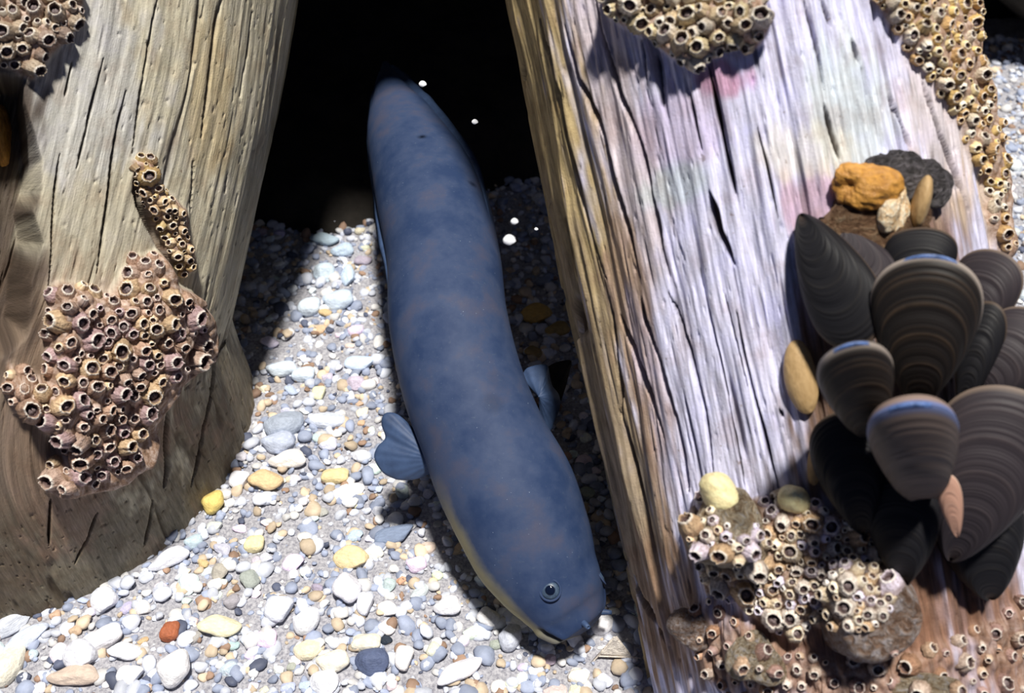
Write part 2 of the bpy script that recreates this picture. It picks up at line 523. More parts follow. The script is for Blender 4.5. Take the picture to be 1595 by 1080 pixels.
L_TINT = [(60, 400, 200, 600, 8, (0.50, 0.46, 0.37), .5), (140, 120, 130, 170, 8, (0.66, 0.66, 0.64), .75), (330, 150, 40, 120, 0, (0.58, 0.43, 0.20), .5),
          (410, 420, 24, 300, 8, (0.40, 0.33, 0.18), .6), (190, 860, 420, 150, -30, (0.17, 0.145, 0.105), .85), (350, 640, 90, 150, 10, (0.20, 0.165, 0.115), .8),  # dark foot patches put the shade low on the piling into the tint
          (10, 700, 80, 300, 0, (0.17, 0.13, 0.09), .85), (120, 640, 170, 200, 0, (0.40, 0.27, 0.20), .5), (5, 330, 58, 250, 0, (0.09, 0.065, 0.05), .95)]  # last patch: dark wood of the recess, with its shade put into the tint
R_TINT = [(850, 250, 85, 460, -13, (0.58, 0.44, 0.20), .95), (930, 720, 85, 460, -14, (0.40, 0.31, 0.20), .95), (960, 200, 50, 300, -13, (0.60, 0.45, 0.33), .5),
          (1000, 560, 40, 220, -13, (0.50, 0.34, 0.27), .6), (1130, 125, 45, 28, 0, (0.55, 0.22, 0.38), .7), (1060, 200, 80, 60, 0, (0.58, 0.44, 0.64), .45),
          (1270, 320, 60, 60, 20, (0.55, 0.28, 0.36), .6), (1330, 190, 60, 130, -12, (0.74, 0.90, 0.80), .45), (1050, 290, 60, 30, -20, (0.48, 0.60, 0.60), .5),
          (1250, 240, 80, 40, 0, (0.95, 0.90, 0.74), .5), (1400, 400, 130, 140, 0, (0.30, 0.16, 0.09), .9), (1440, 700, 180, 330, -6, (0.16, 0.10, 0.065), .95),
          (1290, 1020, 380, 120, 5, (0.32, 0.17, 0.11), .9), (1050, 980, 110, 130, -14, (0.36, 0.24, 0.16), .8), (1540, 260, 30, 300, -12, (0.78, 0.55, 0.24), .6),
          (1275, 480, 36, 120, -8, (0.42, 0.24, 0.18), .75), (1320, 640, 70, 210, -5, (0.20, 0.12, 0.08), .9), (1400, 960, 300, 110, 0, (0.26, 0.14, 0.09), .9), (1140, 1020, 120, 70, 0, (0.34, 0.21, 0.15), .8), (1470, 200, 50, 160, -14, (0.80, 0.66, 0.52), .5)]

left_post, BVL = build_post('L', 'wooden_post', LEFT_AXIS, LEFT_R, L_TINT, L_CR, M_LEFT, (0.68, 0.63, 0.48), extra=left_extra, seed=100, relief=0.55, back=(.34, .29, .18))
tag(left_post, 'weathered grey-tan wooden piling on the left, its foot in the gravel', 'post')
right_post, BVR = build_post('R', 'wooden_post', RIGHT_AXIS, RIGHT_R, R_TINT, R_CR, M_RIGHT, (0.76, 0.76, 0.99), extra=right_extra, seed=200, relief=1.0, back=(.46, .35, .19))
tag(right_post, 'bleached lilac-white cracked wooden piling on the right carrying the mussels', 'post')

# unseen slab added above the picture to shade the water behind the pilings
blocker_slab = link('light_blocker', box_mesh('light_blocker', -0.75, 0.235, 0.66, 1.06, 0.62, 0.70), M_BLOCKER)
tag(blocker_slab, 'unseen added light deck resting above the two pilings and shading the water behind', 'blocker')


def icosphere(sub):
    import bmesh
    bm = bmesh.new()
    bmesh.ops.create_icosphere(bm, subdivisions=sub, radius=1)
    V = np.array([v.co[:] for v in bm.verts]); Fq = np.array([[v.index for v in f.verts] for f in bm.faces])
    bm.free()
    return V, Fq


def blob(seed, sub, rough=0.25, facet=0.0):
    """lumpy rounded stone of unit size"""
    V, Fq = icosphere(sub)
    r = np.random.default_rng(seed)
    D = np.ones(len(V))
    for k in range(6):
        d = r.normal(size=3); d /= np.linalg.norm(d)
        ph = r.random() * 6.28
        D += rough * 0.3 * np.sin((V @ d) * (1.6 + k * 0.7) + ph) / (1 + 0.3 * k)
    V = V * D[:, None]
    for k in range(int(facet)):
        d = r.normal(size=3); d /= np.linalg.norm(d)
        lim = 0.62 + 0.2 * r.random()
        ex = np.maximum(V @ d - lim, 0)
        V = V - ex[:, None] * d * 0.9
    return V, Fq


# dim rounded rock beyond the right piling
V, Fq = blob(5, 5, 0.5, 4)
V = V * np.array([0.20, 0.10, 0.17]) + np.array([0.63, 1.02, 0.10])
tag(link('rock', mesh_np('rock', V, Fq), M_ROCK), 'dim brown rounded rock in the dark water behind the right piling', 'rock')
V, Fq = blob(9, 5, 0.5, 4)  # low dark form added over the rear floor to blacken the shade there
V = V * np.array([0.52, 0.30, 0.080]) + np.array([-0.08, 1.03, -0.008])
tag(link('rock', mesh_np('rock', V, Fq), M_ROCK), 'black rock added to darken the shade at the back, beyond the tail of the eel', 'rock')
print('posts done')
#PART2
# ------------------------------------------------------------------ gravel
def stone_colour(r):
    q = r.random()
    v = 0.66 + 0.34 * r.random()
    if q < 0.34: return np.array([0.80, 0.85, 0.99]) * v * 0.98
    if q < 0.48: return np.array([0.90, 0.90, 0.92]) * v * 1.0
    if q < 0.78: return np.array([0.40, 0.46, 0.63]) * v * 1.0
    if q < 0.92: return np.array([0.80, 0.66, 0.50]) * v * 0.95
    if q < 0.97: return np.array([0.50, 0.33, 0.24]) * v * 0.8
    return np.array([0.12, 0.14, 0.22]) * v


SIDES = ['right', 'lower right', 'below', 'lower left', 'left', 'upper left', 'above', 'upper right']


def side_text(k, what):
    w = SIDES[k]
    if w in ('below', 'above'): return f'just {w} the {what}'
    return f'to the {w} of the {what}'


def own_labels(items, marks, reach):
    """items: (px, py, r, kind words); marks: (px, py, r, short name). Returns index -> a label that singles it out by a neighbour"""
    out = {}
    for mx, my, mr, what in marks:
        best = {}
        for q, (x, y, rr, words_) in enumerate(items):
            if q in out: continue
            d = math.hypot(x - mx, y - my)
            if d < 3 or d > (mr + rr) * reach: continue
            k = int(round(math.atan2(y - my, x - mx) / (math.pi / 4))) % 8
            if k not in best or d < best[k][0]: best[k] = (d, q)
        for k, (d, q) in best.items():
            out[q] = f'{items[q][3]} {side_text(k, what)}'
    return out


BL = []   # cluster, px, py, r, loc, normal, own label


def PEB_OWN(gen, marks):
    return own_labels([g_[:4] for g_ in gen], marks, 1.9)


LC = np.array([-0.339, 0.503]); RC = np.array([0.200, 0.29])


def free_ground(x, y, pad=0.0):
    """not inside a piling's foot"""
    return np.hypot(x - LC[0], y - LC[1]) > 0.152 + pad and np.hypot(x - RC[0], y - RC[1]) > 0.112 + pad


def merged_stones(n, r0, r1, tmpl, region, seed, skew=2.2):
    r = np.random.default_rng(seed)
    VV, FF, CC = [], [], []
    off = 0; cnt = 0
    while cnt < n:
        x = r.uniform(*region[0]); y = r.uniform(*region[1])
        if not free_ground(x, y, -0.012): continue
        px, py, z = project([x, y, 0.0])
        inside = -60 < px < 1660 and -40 < py < 1180
        if not inside and r.random() > 0.25: continue
        V, Fq = tmpl[r.integers(len(tmpl))]
        R = r0 + (r1 - r0) * r.random() ** skew
        sc = R * np.array([1, 0.65 + 0.35 * r.random(), 0.45 + 0.3 * r.random()])
        a = r.random() * 6.283; ca, sa = math.cos(a), math.sin(a)
        tx = r.normal() * 0.25
        P = V * sc
        P = np.stack([P[:, 0] * ca - P[:, 1] * sa, P[:, 0] * sa + P[:, 1] * ca, P[:, 2] + P[:, 0] * tx], 1)
        P += np.array([x, y, float(ground_h(np.array([x]), np.array([y]))[0]) + R * (0.05 + 0.45 * r.random())])
        VV.append(P); FF.append(Fq + off); off += len(P); cnt += 1
        CC.append(np.repeat(stone_colour(r)[None], len(P), 0))
    return np.concatenate(VV), np.concatenate(FF), np.concatenate(CC)


T1 = [blob(20 + k, 2, 0.5, k % 4) for k in range(10)]
T2 = [blob(40 + k, 2, 0.45, 2 + k % 3) for k in range(8)]
reg = ((GX0 + .02, GX1 - .02), (GY0 + .02, 1.04))
a = merged_stones(26000, 0.0012, 0.0042, T2, reg, 5, 2.0)
V, Fq, C = a
me = mesh_np('gravel', V, Fq); attr(me, 'stone', C, 'FLOAT_COLOR')
VB_, FB_, CB_ = merged_stones(9000, 0.0028, 0.0062, T1, reg, 6, 1.8)
VA_, FA_, CA_ = a
me = mesh_np('gravel', np.concatenate([VA_, VB_]), np.concatenate([FA_, FB_ + len(VA_)])); attr(me, 'stone', np.concatenate([CA_, CB_]), 'FLOAT_COLOR')
tag(link('gravel', me, M_GRIT), 'fine pale grey and white gravel covering the bottom', 'gravel', kind='stuff')

PEBM = []
for k in range(8):
    V, Fq = blob(70 + k, 4, 0.42, k % 4)
    m_ = mesh_np('pebble', V, Fq); m_.materials.append(M_PEB); PEBM.append(m_)
import re
PLACED = []
NAMES = []
PEB_N = [0]


def pebble(px, py, rx, ry, colr, label, group=None, var=None, rot=0.0, lift=0.35, thick=None):
    P = on_plane(px, py, 0.0)
    z = (P - CAM) @ FW
    x, y = P[0], P[1]
    g = float(ground_h(np.array([x]), np.array([y]))[0])
    sx = rx * z / F; sv = ry * z / F
    sz = min(thick if thick else sv * 0.85, sx)
    # apparent height of the ellipsoid seen at 45 degrees: sqrt((sy^2+sz^2)/2)
    sy = max(math.sqrt(max(2 * sv * sv - sz * sz, 0)), sv * 0.6)
    o = bpy.data.objects.new('pebble', PEBM[PEB_N[0] % 8 if var is None else var]); PEB_N[0] += 1
    COL.objects.link(o)
    o.location = (x, y - sz * lift, g + sz * (lift + 0.35))
    o.scale = (sx, sy, sz)
    o.rotation_euler = (0, 0, rot)
    o.color = (*colr, 1)
    tag(o, label, 'pebble', group)
    PLACED.append((px, py, max(rx, ry)))
    NAMES.append(re.split(r' (?:in|on|against|lying|right|left|below|above|beside|between|touching|near|at|along|leaning|under|tucked|cut|sloping|half|just|high|among|across) ', label)[0])
    return o


WHT = (0.88, 0.88, 0.95); CRM = (0.90, 0.80, 0.55); BLU = (0.50, 0.56, 0.72); TAN = (0.72, 0.52, 0.32)
for a in [
    (335, 783, 17, 16, (0.85, 0.66, 0.22), 'yellow round pebble against the foot of the left piling', 0),
    (268, 985, 16, 15, (0.42, 0.13, 0.06), 'rusty red-brown pebble on the pale gravel'),
    (585, 1028, 23, 16, (0.10, 0.13, 0.24), 'dark blue-grey stone lying among white pebbles'),
    (604, 997, 9, 6, (0.02, 0.03, 0.05), 'tiny black pebble just above the dark blue-grey stone'),
    (450, 720, 27, 15, (0.92, 0.88, 0.85), 'smooth white oval pebble in the lit gravel right of the left piling'),
    (413, 752, 24, 16, (0.78, 0.58, 0.34), 'tan pebble beside the left piling, below the white oval one'),
    (375, 748, 17, 13, (0.84, 0.84, 0.90), 'small white pebble between the tan pebble and the left piling'),
    (440, 665, 27, 20, (0.42, 0.48, 0.60), 'flat bluish grey stone above the white oval pebble'),
    (436, 692, 26, 15, (0.52, 0.58, 0.74), 'pale blue-grey pebble touching the white oval one'),
    (522, 742, 24, 12, (0.82, 0.68, 0.38), 'yellowish tan pebble left of the fin shadow'),
    (546, 765, 24, 9, (0.95, 0.95, 0.98), 'thin white shell chip lying on the gravel below the left fin', None, 0.35),
    (555, 872, 25, 16, (0.86, 0.70, 0.42), 'tan-yellow pebble below the shadow of the left fin'),
    (580, 862, 17, 10, (0.95, 0.93, 0.85), 'white pebble leaning on the tan-yellow one'),
    (340, 977, 30, 16, (0.90, 0.84, 0.60), 'cream oval pebble right of the rusty one'),
    (437, 948, 24, 18, (0.72, 0.76, 0.88), 'pale grey-blue rounded pebble right of the cream oval one'),
    (476, 968, 18, 18, (0.85, 0.87, 0.95), 'white round pebble beside the pale grey-blue one'),
    (277, 1040, 25, 24, (0.90, 0.90, 0.95), 'large white pebble below the rusty one'),
    (398, 850, 17, 13, (0.90, 0.80, 0.48), 'cream pebble in the middle of the gravel slope'),
    (160, 995, 36, 16, (0.82, 0.83, 0.90), 'long pale pebble near the lower left corner', 1, 0.5),
    (135, 1022, 24, 20, (0.74, 0.76, 0.86), 'pale grey-lilac stone below the long pale pebble'),
    (118, 1052, 38, 16, (0.66, 0.54, 0.46), 'pinkish grey flat stone at the lower left edge'),
    (195, 1016, 24, 13, (0.88, 0.90, 0.98), 'white flat pebble left of the large white one'),
    (205, 1050, 22, 13, (0.90, 0.90, 0.95), 'white wedge pebble tucked beside the large white one'),
    (10, 1030, 20, 26, (0.90, 0.86, 0.74), 'off-white pebble cut by the left edge of the view'),
    (20, 962, 30, 12, (0.62, 0.66, 0.76), 'long grey stone sloping against the left piling', 2, 0.8),
    (50, 985, 34, 12, (0.60, 0.66, 0.80), 'second long grey stone sloping toward the left piling', 3, 0.75),
    (265, 872, 30, 14, (0.78, 0.80, 0.90), 'pale wedge stone lying along the foot of the left piling', 4, 0.5),
    (170, 935, 19, 17, (0.84, 0.86, 0.95), 'white pebble at the foot of the left piling near the corner'),
    (113, 912, 10, 8, (0.95, 0.86, 0.5), 'small bright pebble tilted on the foot of the left piling'),
    (540, 920, 20, 22, (0.86, 0.86, 0.96), 'upright white pebble in the middle of the lit gravel'),
    (630, 1020, 16, 17, (0.92, 0.90, 0.92), 'white round pebble right of the dark blue-grey stone'),
    (478, 1010, 20, 14, (0.90, 0.82, 0.62), 'cream pebble left of the dark blue-grey stone'),
    (520, 1028, 26, 15, (0.90, 0.86, 0.76), 'off-white oval pebble just left of the dark blue-grey stone'),
    (570, 1000, 26, 13, (0.80, 0.76, 0.66), 'greyish cream stone above the dark blue-grey stone'),
    (510, 1060, 20, 14, (0.88, 0.90, 0.98), 'white pebble at the lower edge below the off-white oval one'),
    (710, 1045, 36, 14, (0.84, 0.84, 0.92), 'long white stone at the lower edge of the gravel', 5, 0.6),
    (697, 945, 20, 15, (0.88, 0.88, 0.95), 'white pebble on the edge of the shadow under the eel head'),
    (758, 960, 16, 15, (0.86, 0.86, 0.90), 'round white pebble left of the bright flat chip'),
    (806, 966, 23, 9, (0.97, 0.97, 0.97), 'bright flat white chip under the jaw of the eel', None, -0.3),
    (792, 990, 16, 18, (0.62, 0.66, 0.78), 'grey-blue pebble below the bright flat chip'),
    (528, 468, 24, 15, (0.66, 0.78, 0.95), 'pale blue rounded stone high in the lit strip of gravel'),
    (482, 478, 19, 15, (0.70, 0.80, 0.92), 'pale stone left of the blue rounded one in the lit strip'),
    (508, 420, 15, 13, (0.62, 0.74, 0.86), 'round pale stone near the top of the lit strip'),
    (545, 428, 10, 15, (0.62, 0.76, 0.95), 'small upright stone at the right edge of the lit strip'),
    (533, 384, 17, 12, (0.55, 0.68, 0.85), 'bluish stone near the far end of the lit strip'),
    (502, 366, 20, 11, (0.50, 0.64, 0.76), 'teal-grey flat stone at the far end of the lit strip'),
    (560, 566, 26, 11, (0.62, 0.74, 0.95), 'flat pale blue stone along the edge of the eel shadow'),
    (505, 656, 26, 12, (0.72, 0.78, 0.92), 'pale blue flat stone in the middle of the lit strip', None, -0.2),
    (440, 575, 24, 11, (0.70, 0.80, 0.92), 'pale flat stone near the left piling in the lit strip'),
    (473, 585, 20, 12, (0.66, 0.76, 0.90), 'pale blue pebble beside the flat one in the lit strip'),
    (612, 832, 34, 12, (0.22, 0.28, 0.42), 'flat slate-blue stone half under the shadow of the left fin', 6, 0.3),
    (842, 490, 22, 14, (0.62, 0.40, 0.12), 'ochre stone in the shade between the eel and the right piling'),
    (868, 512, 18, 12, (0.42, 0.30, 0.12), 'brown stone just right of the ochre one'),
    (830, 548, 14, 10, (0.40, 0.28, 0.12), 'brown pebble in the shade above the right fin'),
    (1090 - 520, 940, 14, 16, (0.82, 0.84, 0.95), 'small white pebble below the tan-yellow one'),
]:
    px, py, rx, ry, c, lab = a[:6]
    var = a[6] if len(a) > 6 else None
    rot = a[7] if len(a) > 7 else 0.0
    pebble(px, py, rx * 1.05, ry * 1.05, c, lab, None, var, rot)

# three-sided pale stone at the snout
tv = np.array([(-1, -.5, 0), (1, -.6, 0), (.1, .9, 0), (.0, .05, 1.5), (-.9, -.5, .25), (.95, -.55, .2)], float)
import bmesh
bm = bmesh.new()
for v in tv: bm.verts.new(v)
bmesh.ops.convex_hull(bm, input=bm.verts[:])
bmesh.ops.bevel(bm, geom=bm.edges[:], offset=0.12, segments=2, affect='EDGES')
me = bpy.data.meshes.new('pointed_stone'); bm.to_mesh(me); bm.free()
ps = link('pointed_stone', me, mat_plain('pale_stone', (0.90, 0.84, 0.76), (0.55, 0.5, 0.46), 3, 0.7, 0.3, 0.3, 0.05))
P = on_plane(956, 1012); ps.location = (P[0], P[1], -0.002); ps.scale = (0.0115, 0.009, 0.0125)
tag(ps, 'pale pointed three-sided stone standing right in front of the snout of the eel', 'stone')
PLACED.append((956, 1000, 30)); NAMES.append('pointed three-sided stone')

CLS = [((0.88, 0.88, 0.96), 'white'), ((0.60, 0.65, 0.78), 'blue-grey'), ((0.84, 0.78, 0.64), 'cream'), ((0.45, 0.44, 0.46), 'grey'), ((0.66, 0.48, 0.32), 'tan')]
WGT = [0.40, 0.27, 0.16, 0.10, 0.07]


def zone(px, py):
    if px > 1500: return 'behind the right piling'
    if py < 640: return 'in the lit strip left of the eel'
    if px > 640: return 'in front of the head of the eel'
    return 'on the slope by the left piling'


import re
MARKS = [(px_, py_, r_, t_) for (px_, py_, r_), t_ in zip(PLACED, NAMES)]
GEN = []
r = random.Random(3)
tries = 0
npb = 0
while npb < 245 and tries < 60000:
    tries += 1
    px = r.uniform(-10, 1600); py = r.uniform(190, 1085)
    P = on_plane(px, py)
    if not free_ground(P[0], P[1], 0.004): continue
    if px > 1000 and not (px > 1540 and py < 460): continue
    if 585 < px < 900 and py < 700 - 0: continue
    if py < 330 and px < 1000: continue
    z = (P - CAM) @ FW
    if px < 560 and py < 700 and px < 400: continue
    R = (0.0030 + 0.0050 * r.random() ** 2.2) * F / z
    if any((px - q[0]) ** 2 + ((py - q[1]) * 1.3) ** 2 < (0.85 * (R + q[2])) ** 2 for q in PLACED): continue
    k = r.choices(range(5), WGT)[0]
    c = [min(1, v * r.uniform(0.85, 1.1)) for v in CLS[k][0]]
    g = f'{CLS[k][1]} pebbles {zone(px, py)}'
    GEN.append((px, py, R, f'{CLS[k][1]} pebble', None))
    o_ = pebble(px, py, R, R * r.uniform(0.55, 0.9), c, f'small {CLS[k][1]} pebble {zone(px, py)}', g, None, r.uniform(-0.7, 0.7), r.uniform(0.0, 0.4))
    GEN[-1] = GEN[-1][:4] + (o_,)
    npb += 1
NM = [m_[3] for m_ in MARKS]
MARKS = [m_ for m_ in MARKS if NM.count(m_[3]) == 1]
used = set()
for kk, t_ in PEB_OWN(GEN, MARKS).items():
    if t_ not in used:
        GEN[kk][4]['label'] = t_; used.add(t_)
print('pebbles', npb, len(PLACED))


# ------------------------------------------------------------------ the eel
def mat_eel():
    k = NT('eel_skin')
    a = k.attr('ang').outputs['Fac']       # 0 back .. 1 belly
    co = k.n('ShaderNodeTexCoord').outputs['Object']
    n = k.noise(38, 4, 0.6, co); n2 = k.noise(420, 3, 0.6, co)
    c = k.ramp(n, [(0.35, (0.022, 0.042, 0.108)), (0.52, (0.040, 0.062, 0.132)), (0.68, (0.062, 0.070, 0.122))])
    c = k.mix(k.ramp(n2, [(0.62, 0.0), (0.75, 0.35)]), c, (0.08, 0.11, 0.16))
    jaw = k.attr('jaw').outputs['Fac']
    m = k.n('ShaderNodeMath', operation='ADD'); k.l(a, m.inputs[0])
    mm = k.n('ShaderNodeMath', operation='MULTIPLY_ADD'); k.l(n, mm.inputs[0]); mm.inputs[1].default_value = 0.14; mm.inputs[2].default_value = -0.07
    k.l(mm.outputs[0], m.inputs[1])
    belly = k.ramp(m.outputs[0], [(0.42, 0.0), (0.52, 1.0)])
    hd = k.attr('head').outputs['Fac']
    bm_ = k.n('ShaderNodeMath', operation='MULTIPLY'); k.l(belly, bm_.inputs[0]); k.l(hd, bm_.inputs[1])
    c = k.mix(bm_.outputs[0], c, (0.30, 0.27, 0.15))
    c = k.mix(jaw, c, (0.17, 0.165, 0.14))
    c = k.mix(k.attr('mouth').outputs['Fac'], c, (0.006, 0.008, 0.014))
    sp_ = k.noise(900, 1, 0.5, co)
    c = k.mix(k.ramp(sp_, [(0.80, 0.0), (0.83, 0.8)]), c, (0.45, 0.55, 0.7))
    return k.out(c, 0.62, k.bump(n2, 0.15, 0.0006), 0.18)


M_EEL = mat_eel()
M_FIN = mat_plain('fin_skin', (0.055, 0.095, 0.200), (0.030, 0.052, 0.115), 60, 0.55, 0.3, 0.2)
M_EYE = mat_plain('eye_ring', (0.07, 0.11, 0.17), (0.025, 0.045, 0.09), 900, 0.35, 0.5, 0.05)
M_PUP = mat_plain('eye_pupil', (0.004, 0.008, 0.025), None, 10, 0.08, 0.7, 0.0)

# row: px, py, half width px (across the body), height above bottom, height/width ratio
SP = [(600, 100, 5, .118, 1.0), (606, 125, 17, .119, 1.0), (616, 165, 38, .120, 1.0), (632, 210, 60, .121, 1.0), (668, 300, 84, .122, .96), (690, 400, 88, .120, .96),
      (699, 500, 93, .113, .96), (722, 600, 95, .098, .96), (757, 690, 97, .081, .96), (795, 770, 104, .065, .95), (826, 840, 98, .051, .92),
      (851, 890, 87, .041, .89), (871, 922, 77, .0345, .84), (887, 947, 67, .029, .77), (899, 965, 57, .0255, .69), (906, 976, 44, .023, .62), (911, 984, 14, .0215, .60)]
spa = np.array(SP, float)
NS, NR = 220, 96
key = np.linspace(0, 1, len(SP)); tS = np.linspace(0, 1, NS)
# catmull-rom
def cr(vals, t):
    n = len(vals) - 1; x = np.clip(t * n, 0, n - 1e-9); i = x.astype(int); f = x - i
    p = lambda j: vals[np.clip(j, 0, n)]
    p0, p1, p2, p3 = p(i - 1), p(i), p(i + 1), p(i + 2)
    return 0.5 * (2 * p1 + (p2 - p0) * f + (2 * p0 - 5 * p1 + 4 * p2 - p3) * f ** 2 + (3 * p1 - p0 - 3 * p2 + p3) * f ** 3)
sp = np.stack([cr(spa[:, k], tS) for k in range(5)], 1)
Cn = np.array([on_plane(a[0], a[1], a[3]) for a in sp])
dep = (Cn - CAM) @ FW
hw = np.maximum(sp[:, 2], 1) * dep / F
T = np.gradient(Cn, axis=0); T /= np.linalg.norm(T, axis=1)[:, None]
Vw = CAM - Cn; Vw -= (Vw * T).sum(1)[:, None] * T; Vw /= np.linalg.norm(Vw, axis=1)[:, None]
Sd = np.cross(Vw, T)          # to the viewer's right when the head points down
Sd *= np.sign((Sd @ RT))[:, None]
roll = np.radians(30) * smooth(0.1, 0.75, tS)
Do = np.cos(roll)[:, None] * Vw + np.sin(roll)[:, None] * Sd
Si = -np.sin(roll)[:, None] * Vw + np.cos(roll)[:, None] * Sd
ph = np.linspace(0, 2 * math.pi, NR, endpoint=False)
PH, TT = np.meshgrid(ph, tS)
head = smooth(0.78, 0.90, TT)
absph = np.abs((PH + math.pi) % (2 * math.pi) - math.pi)
R1 = np.ones(PH.shape)
# gill bulge, jaw muscles, mouth groove, lower lip
R1 += 0.05 * np.exp(-((TT - 0.66) / 0.05) ** 2) * np.exp(-((absph - 1.7) / 0.6) ** 2)
R1 += 0.03 * np.exp(-((TT - 0.52) / 0.03) ** 2) * np.exp(-((absph - 1.8) / 0.5) ** 2)
mouthang = 1.22 + 0.24 * (1 - smooth(0.82, 0.97, TT))
mz = smooth(0.79, 0.84, TT)
R1 -= 0.20 * mz * np.exp(-((absph - mouthang) / 0.075) ** 2)
R1 += 0.06 * mz * np.exp(-((absph - mouthang + 0.22) / 0.12) ** 2) + 0.10 * mz * np.exp(-((absph - mouthang - 0.34) / 0.22) ** 2)
R1 += 0.025 * np.exp(-((TT - 0.79) / 0.06) ** 2) * np.exp(-((absph - 0.60) / 0.4) ** 2)      # brow over the eye
R1 -= 0.02 * np.exp(-((TT - 0.90) / 0.05) ** 2) * np.exp(-((absph - 0.75) / 0.3) ** 2)
R1 += 0.018 * (lattice(61, PH / 6.2832, TT, 5, 16) - .5)
P = (Cn[:, None, :] + (hw[:, None] * R1 * np.sin(PH))[..., None] * Si[:, None, :]
     + (hw[:, None] * sp[:, 4][:, None] * R1 * np.cos(PH))[..., None] * Do[:, None, :])
V = np.concatenate([P.reshape(-1, 3), Cn[:1], Cn[-1:]])
i = np.arange(NR); j = (i + 1) % NR; n0 = NR * NS
cap = np.concatenate([np.stack([j, i, np.full(NR, n0)], 1), np.stack([i + NR * (NS - 1), j + NR * (NS - 1), np.full(NR, n0 + 1)], 1)])
ec = Vector(on_plane(800, 780, 0.0).tolist())
base = np.array(ec)
me = mesh_np('body', V - base, [grid_faces(NR, NS, True), cap])
attr(me, 'ang', np.concatenate([(absph / math.pi).ravel(), [1, 1]]))
attr(me, 'head', np.concatenate([smooth(0.50, 0.60, TT).ravel(), [0, 1]]))
attr(me, 'jaw', np.concatenate([(smooth(0.79, 0.86, TT) * smooth(mouthang - 0.04, mouthang + 0.06, absph)).ravel(), [0, 1]]))
attr(me, 'mouth', np.concatenate([(mz * np.exp(-((absph - mouthang) / 0.08) ** 2)).ravel(), [0, 0]]))
eel = empty('eel', ec)
tag(eel, 'long blue-grey eel with a yellowish throat gliding head down between the two pilings', 'eel')
link('body', me, M_EEL, eel)


def on_skin(t, phi, k=1.0):
    q = int(round(t * (NS - 1)))
    n = math.sin(phi) * Si[q] + math.cos(phi) * Do[q]
    p = Cn[q] + hw[q] * math.sin(phi) * Si[q] * k + hw[q] * sp[q, 4] * math.cos(phi) * Do[q] * k
    return p, n, T[q]


def lathe_dir(name, p, n, prof, mat, parent, seg=28):
    """small turned form standing on point p along n"""
    n = np.array(n) / np.linalg.norm(n)
    u = np.cross(n, [0.3, 0.2, 0.9]); u /= np.linalg.norm(u); v = np.cross(n, u)
    a = np.linspace(0, 2 * math.pi, seg, endpoint=False)
    rows = [p + r_ * (np.cos(a)[:, None] * u + np.sin(a)[:, None] * v) + h * n for r_, h in prof]
    V = np.concatenate(rows) - base
    return link(name, mesh_np(name, V, grid_faces(seg, len(prof), True)), mat, parent)


def find_t(px, py):
    """point of the skin that the window sees nearest to this pixel"""
    X_, Y_, _ = project(P.reshape(-1, 3))
    nrm = (np.sin(PH)[..., None] * Si[:, None, :] + np.cos(PH)[..., None] * Do[:, None, :]).reshape(-1, 3)
    vis = ((CAM - P.reshape(-1, 3)) * nrm).sum(1) > 0
    d = np.hypot(X_ - px, Y_ - py) + (~vis) * 1e5
    q = int(d.argmin())
    return P.reshape(-1, 3)[q], nrm[q], q // NR, q % NR


for (ex, ey, er) in ((857, 920, 0.0055), (939, 893, 0.0056)):
    p, n, _, _ = find_t(ex, ey)
    if ex > 900:
        n = n / np.linalg.norm(n); p = p - n * 0.001
    pr = [(er * math.sin(q), er * (0.62 * math.cos(q) - 0.30)) for q in np.linspace(math.pi * .55, 0.0001, 14)]
    e = lathe_dir('eye', p, n, pr, M_EYE, eel)
    pr = [(er * 0.52 * math.sin(q), er * (0.20 + 0.16 * math.cos(q))) for q in np.linspace(math.pi * .5, 0.0001, 8)]
    lathe_dir('pupil', p, n, pr, M_PUP, e)
    pr = [(er * (1.05 + 0.12 * math.cos(q)), er * (0.0 + 0.10 * math.sin(q))) for q in np.linspace(0, 2 * math.pi, 12)]
    lathe_dir('eyelid', p, n, pr, M_EEL, e)
for (ex, ey) in ((909, 972), (944, 955)):
    p, n, _, _ = find_t(ex, ey)
    n = n + 0.7 * T[-12]
    lathe_dir('nostril', p, n, [(0.0019, -0.001), (0.0015, 0.003), (0.0011, 0.005), (0.0006, 0.0045), (0.0005, 0.002)], M_FIN, eel, 14)


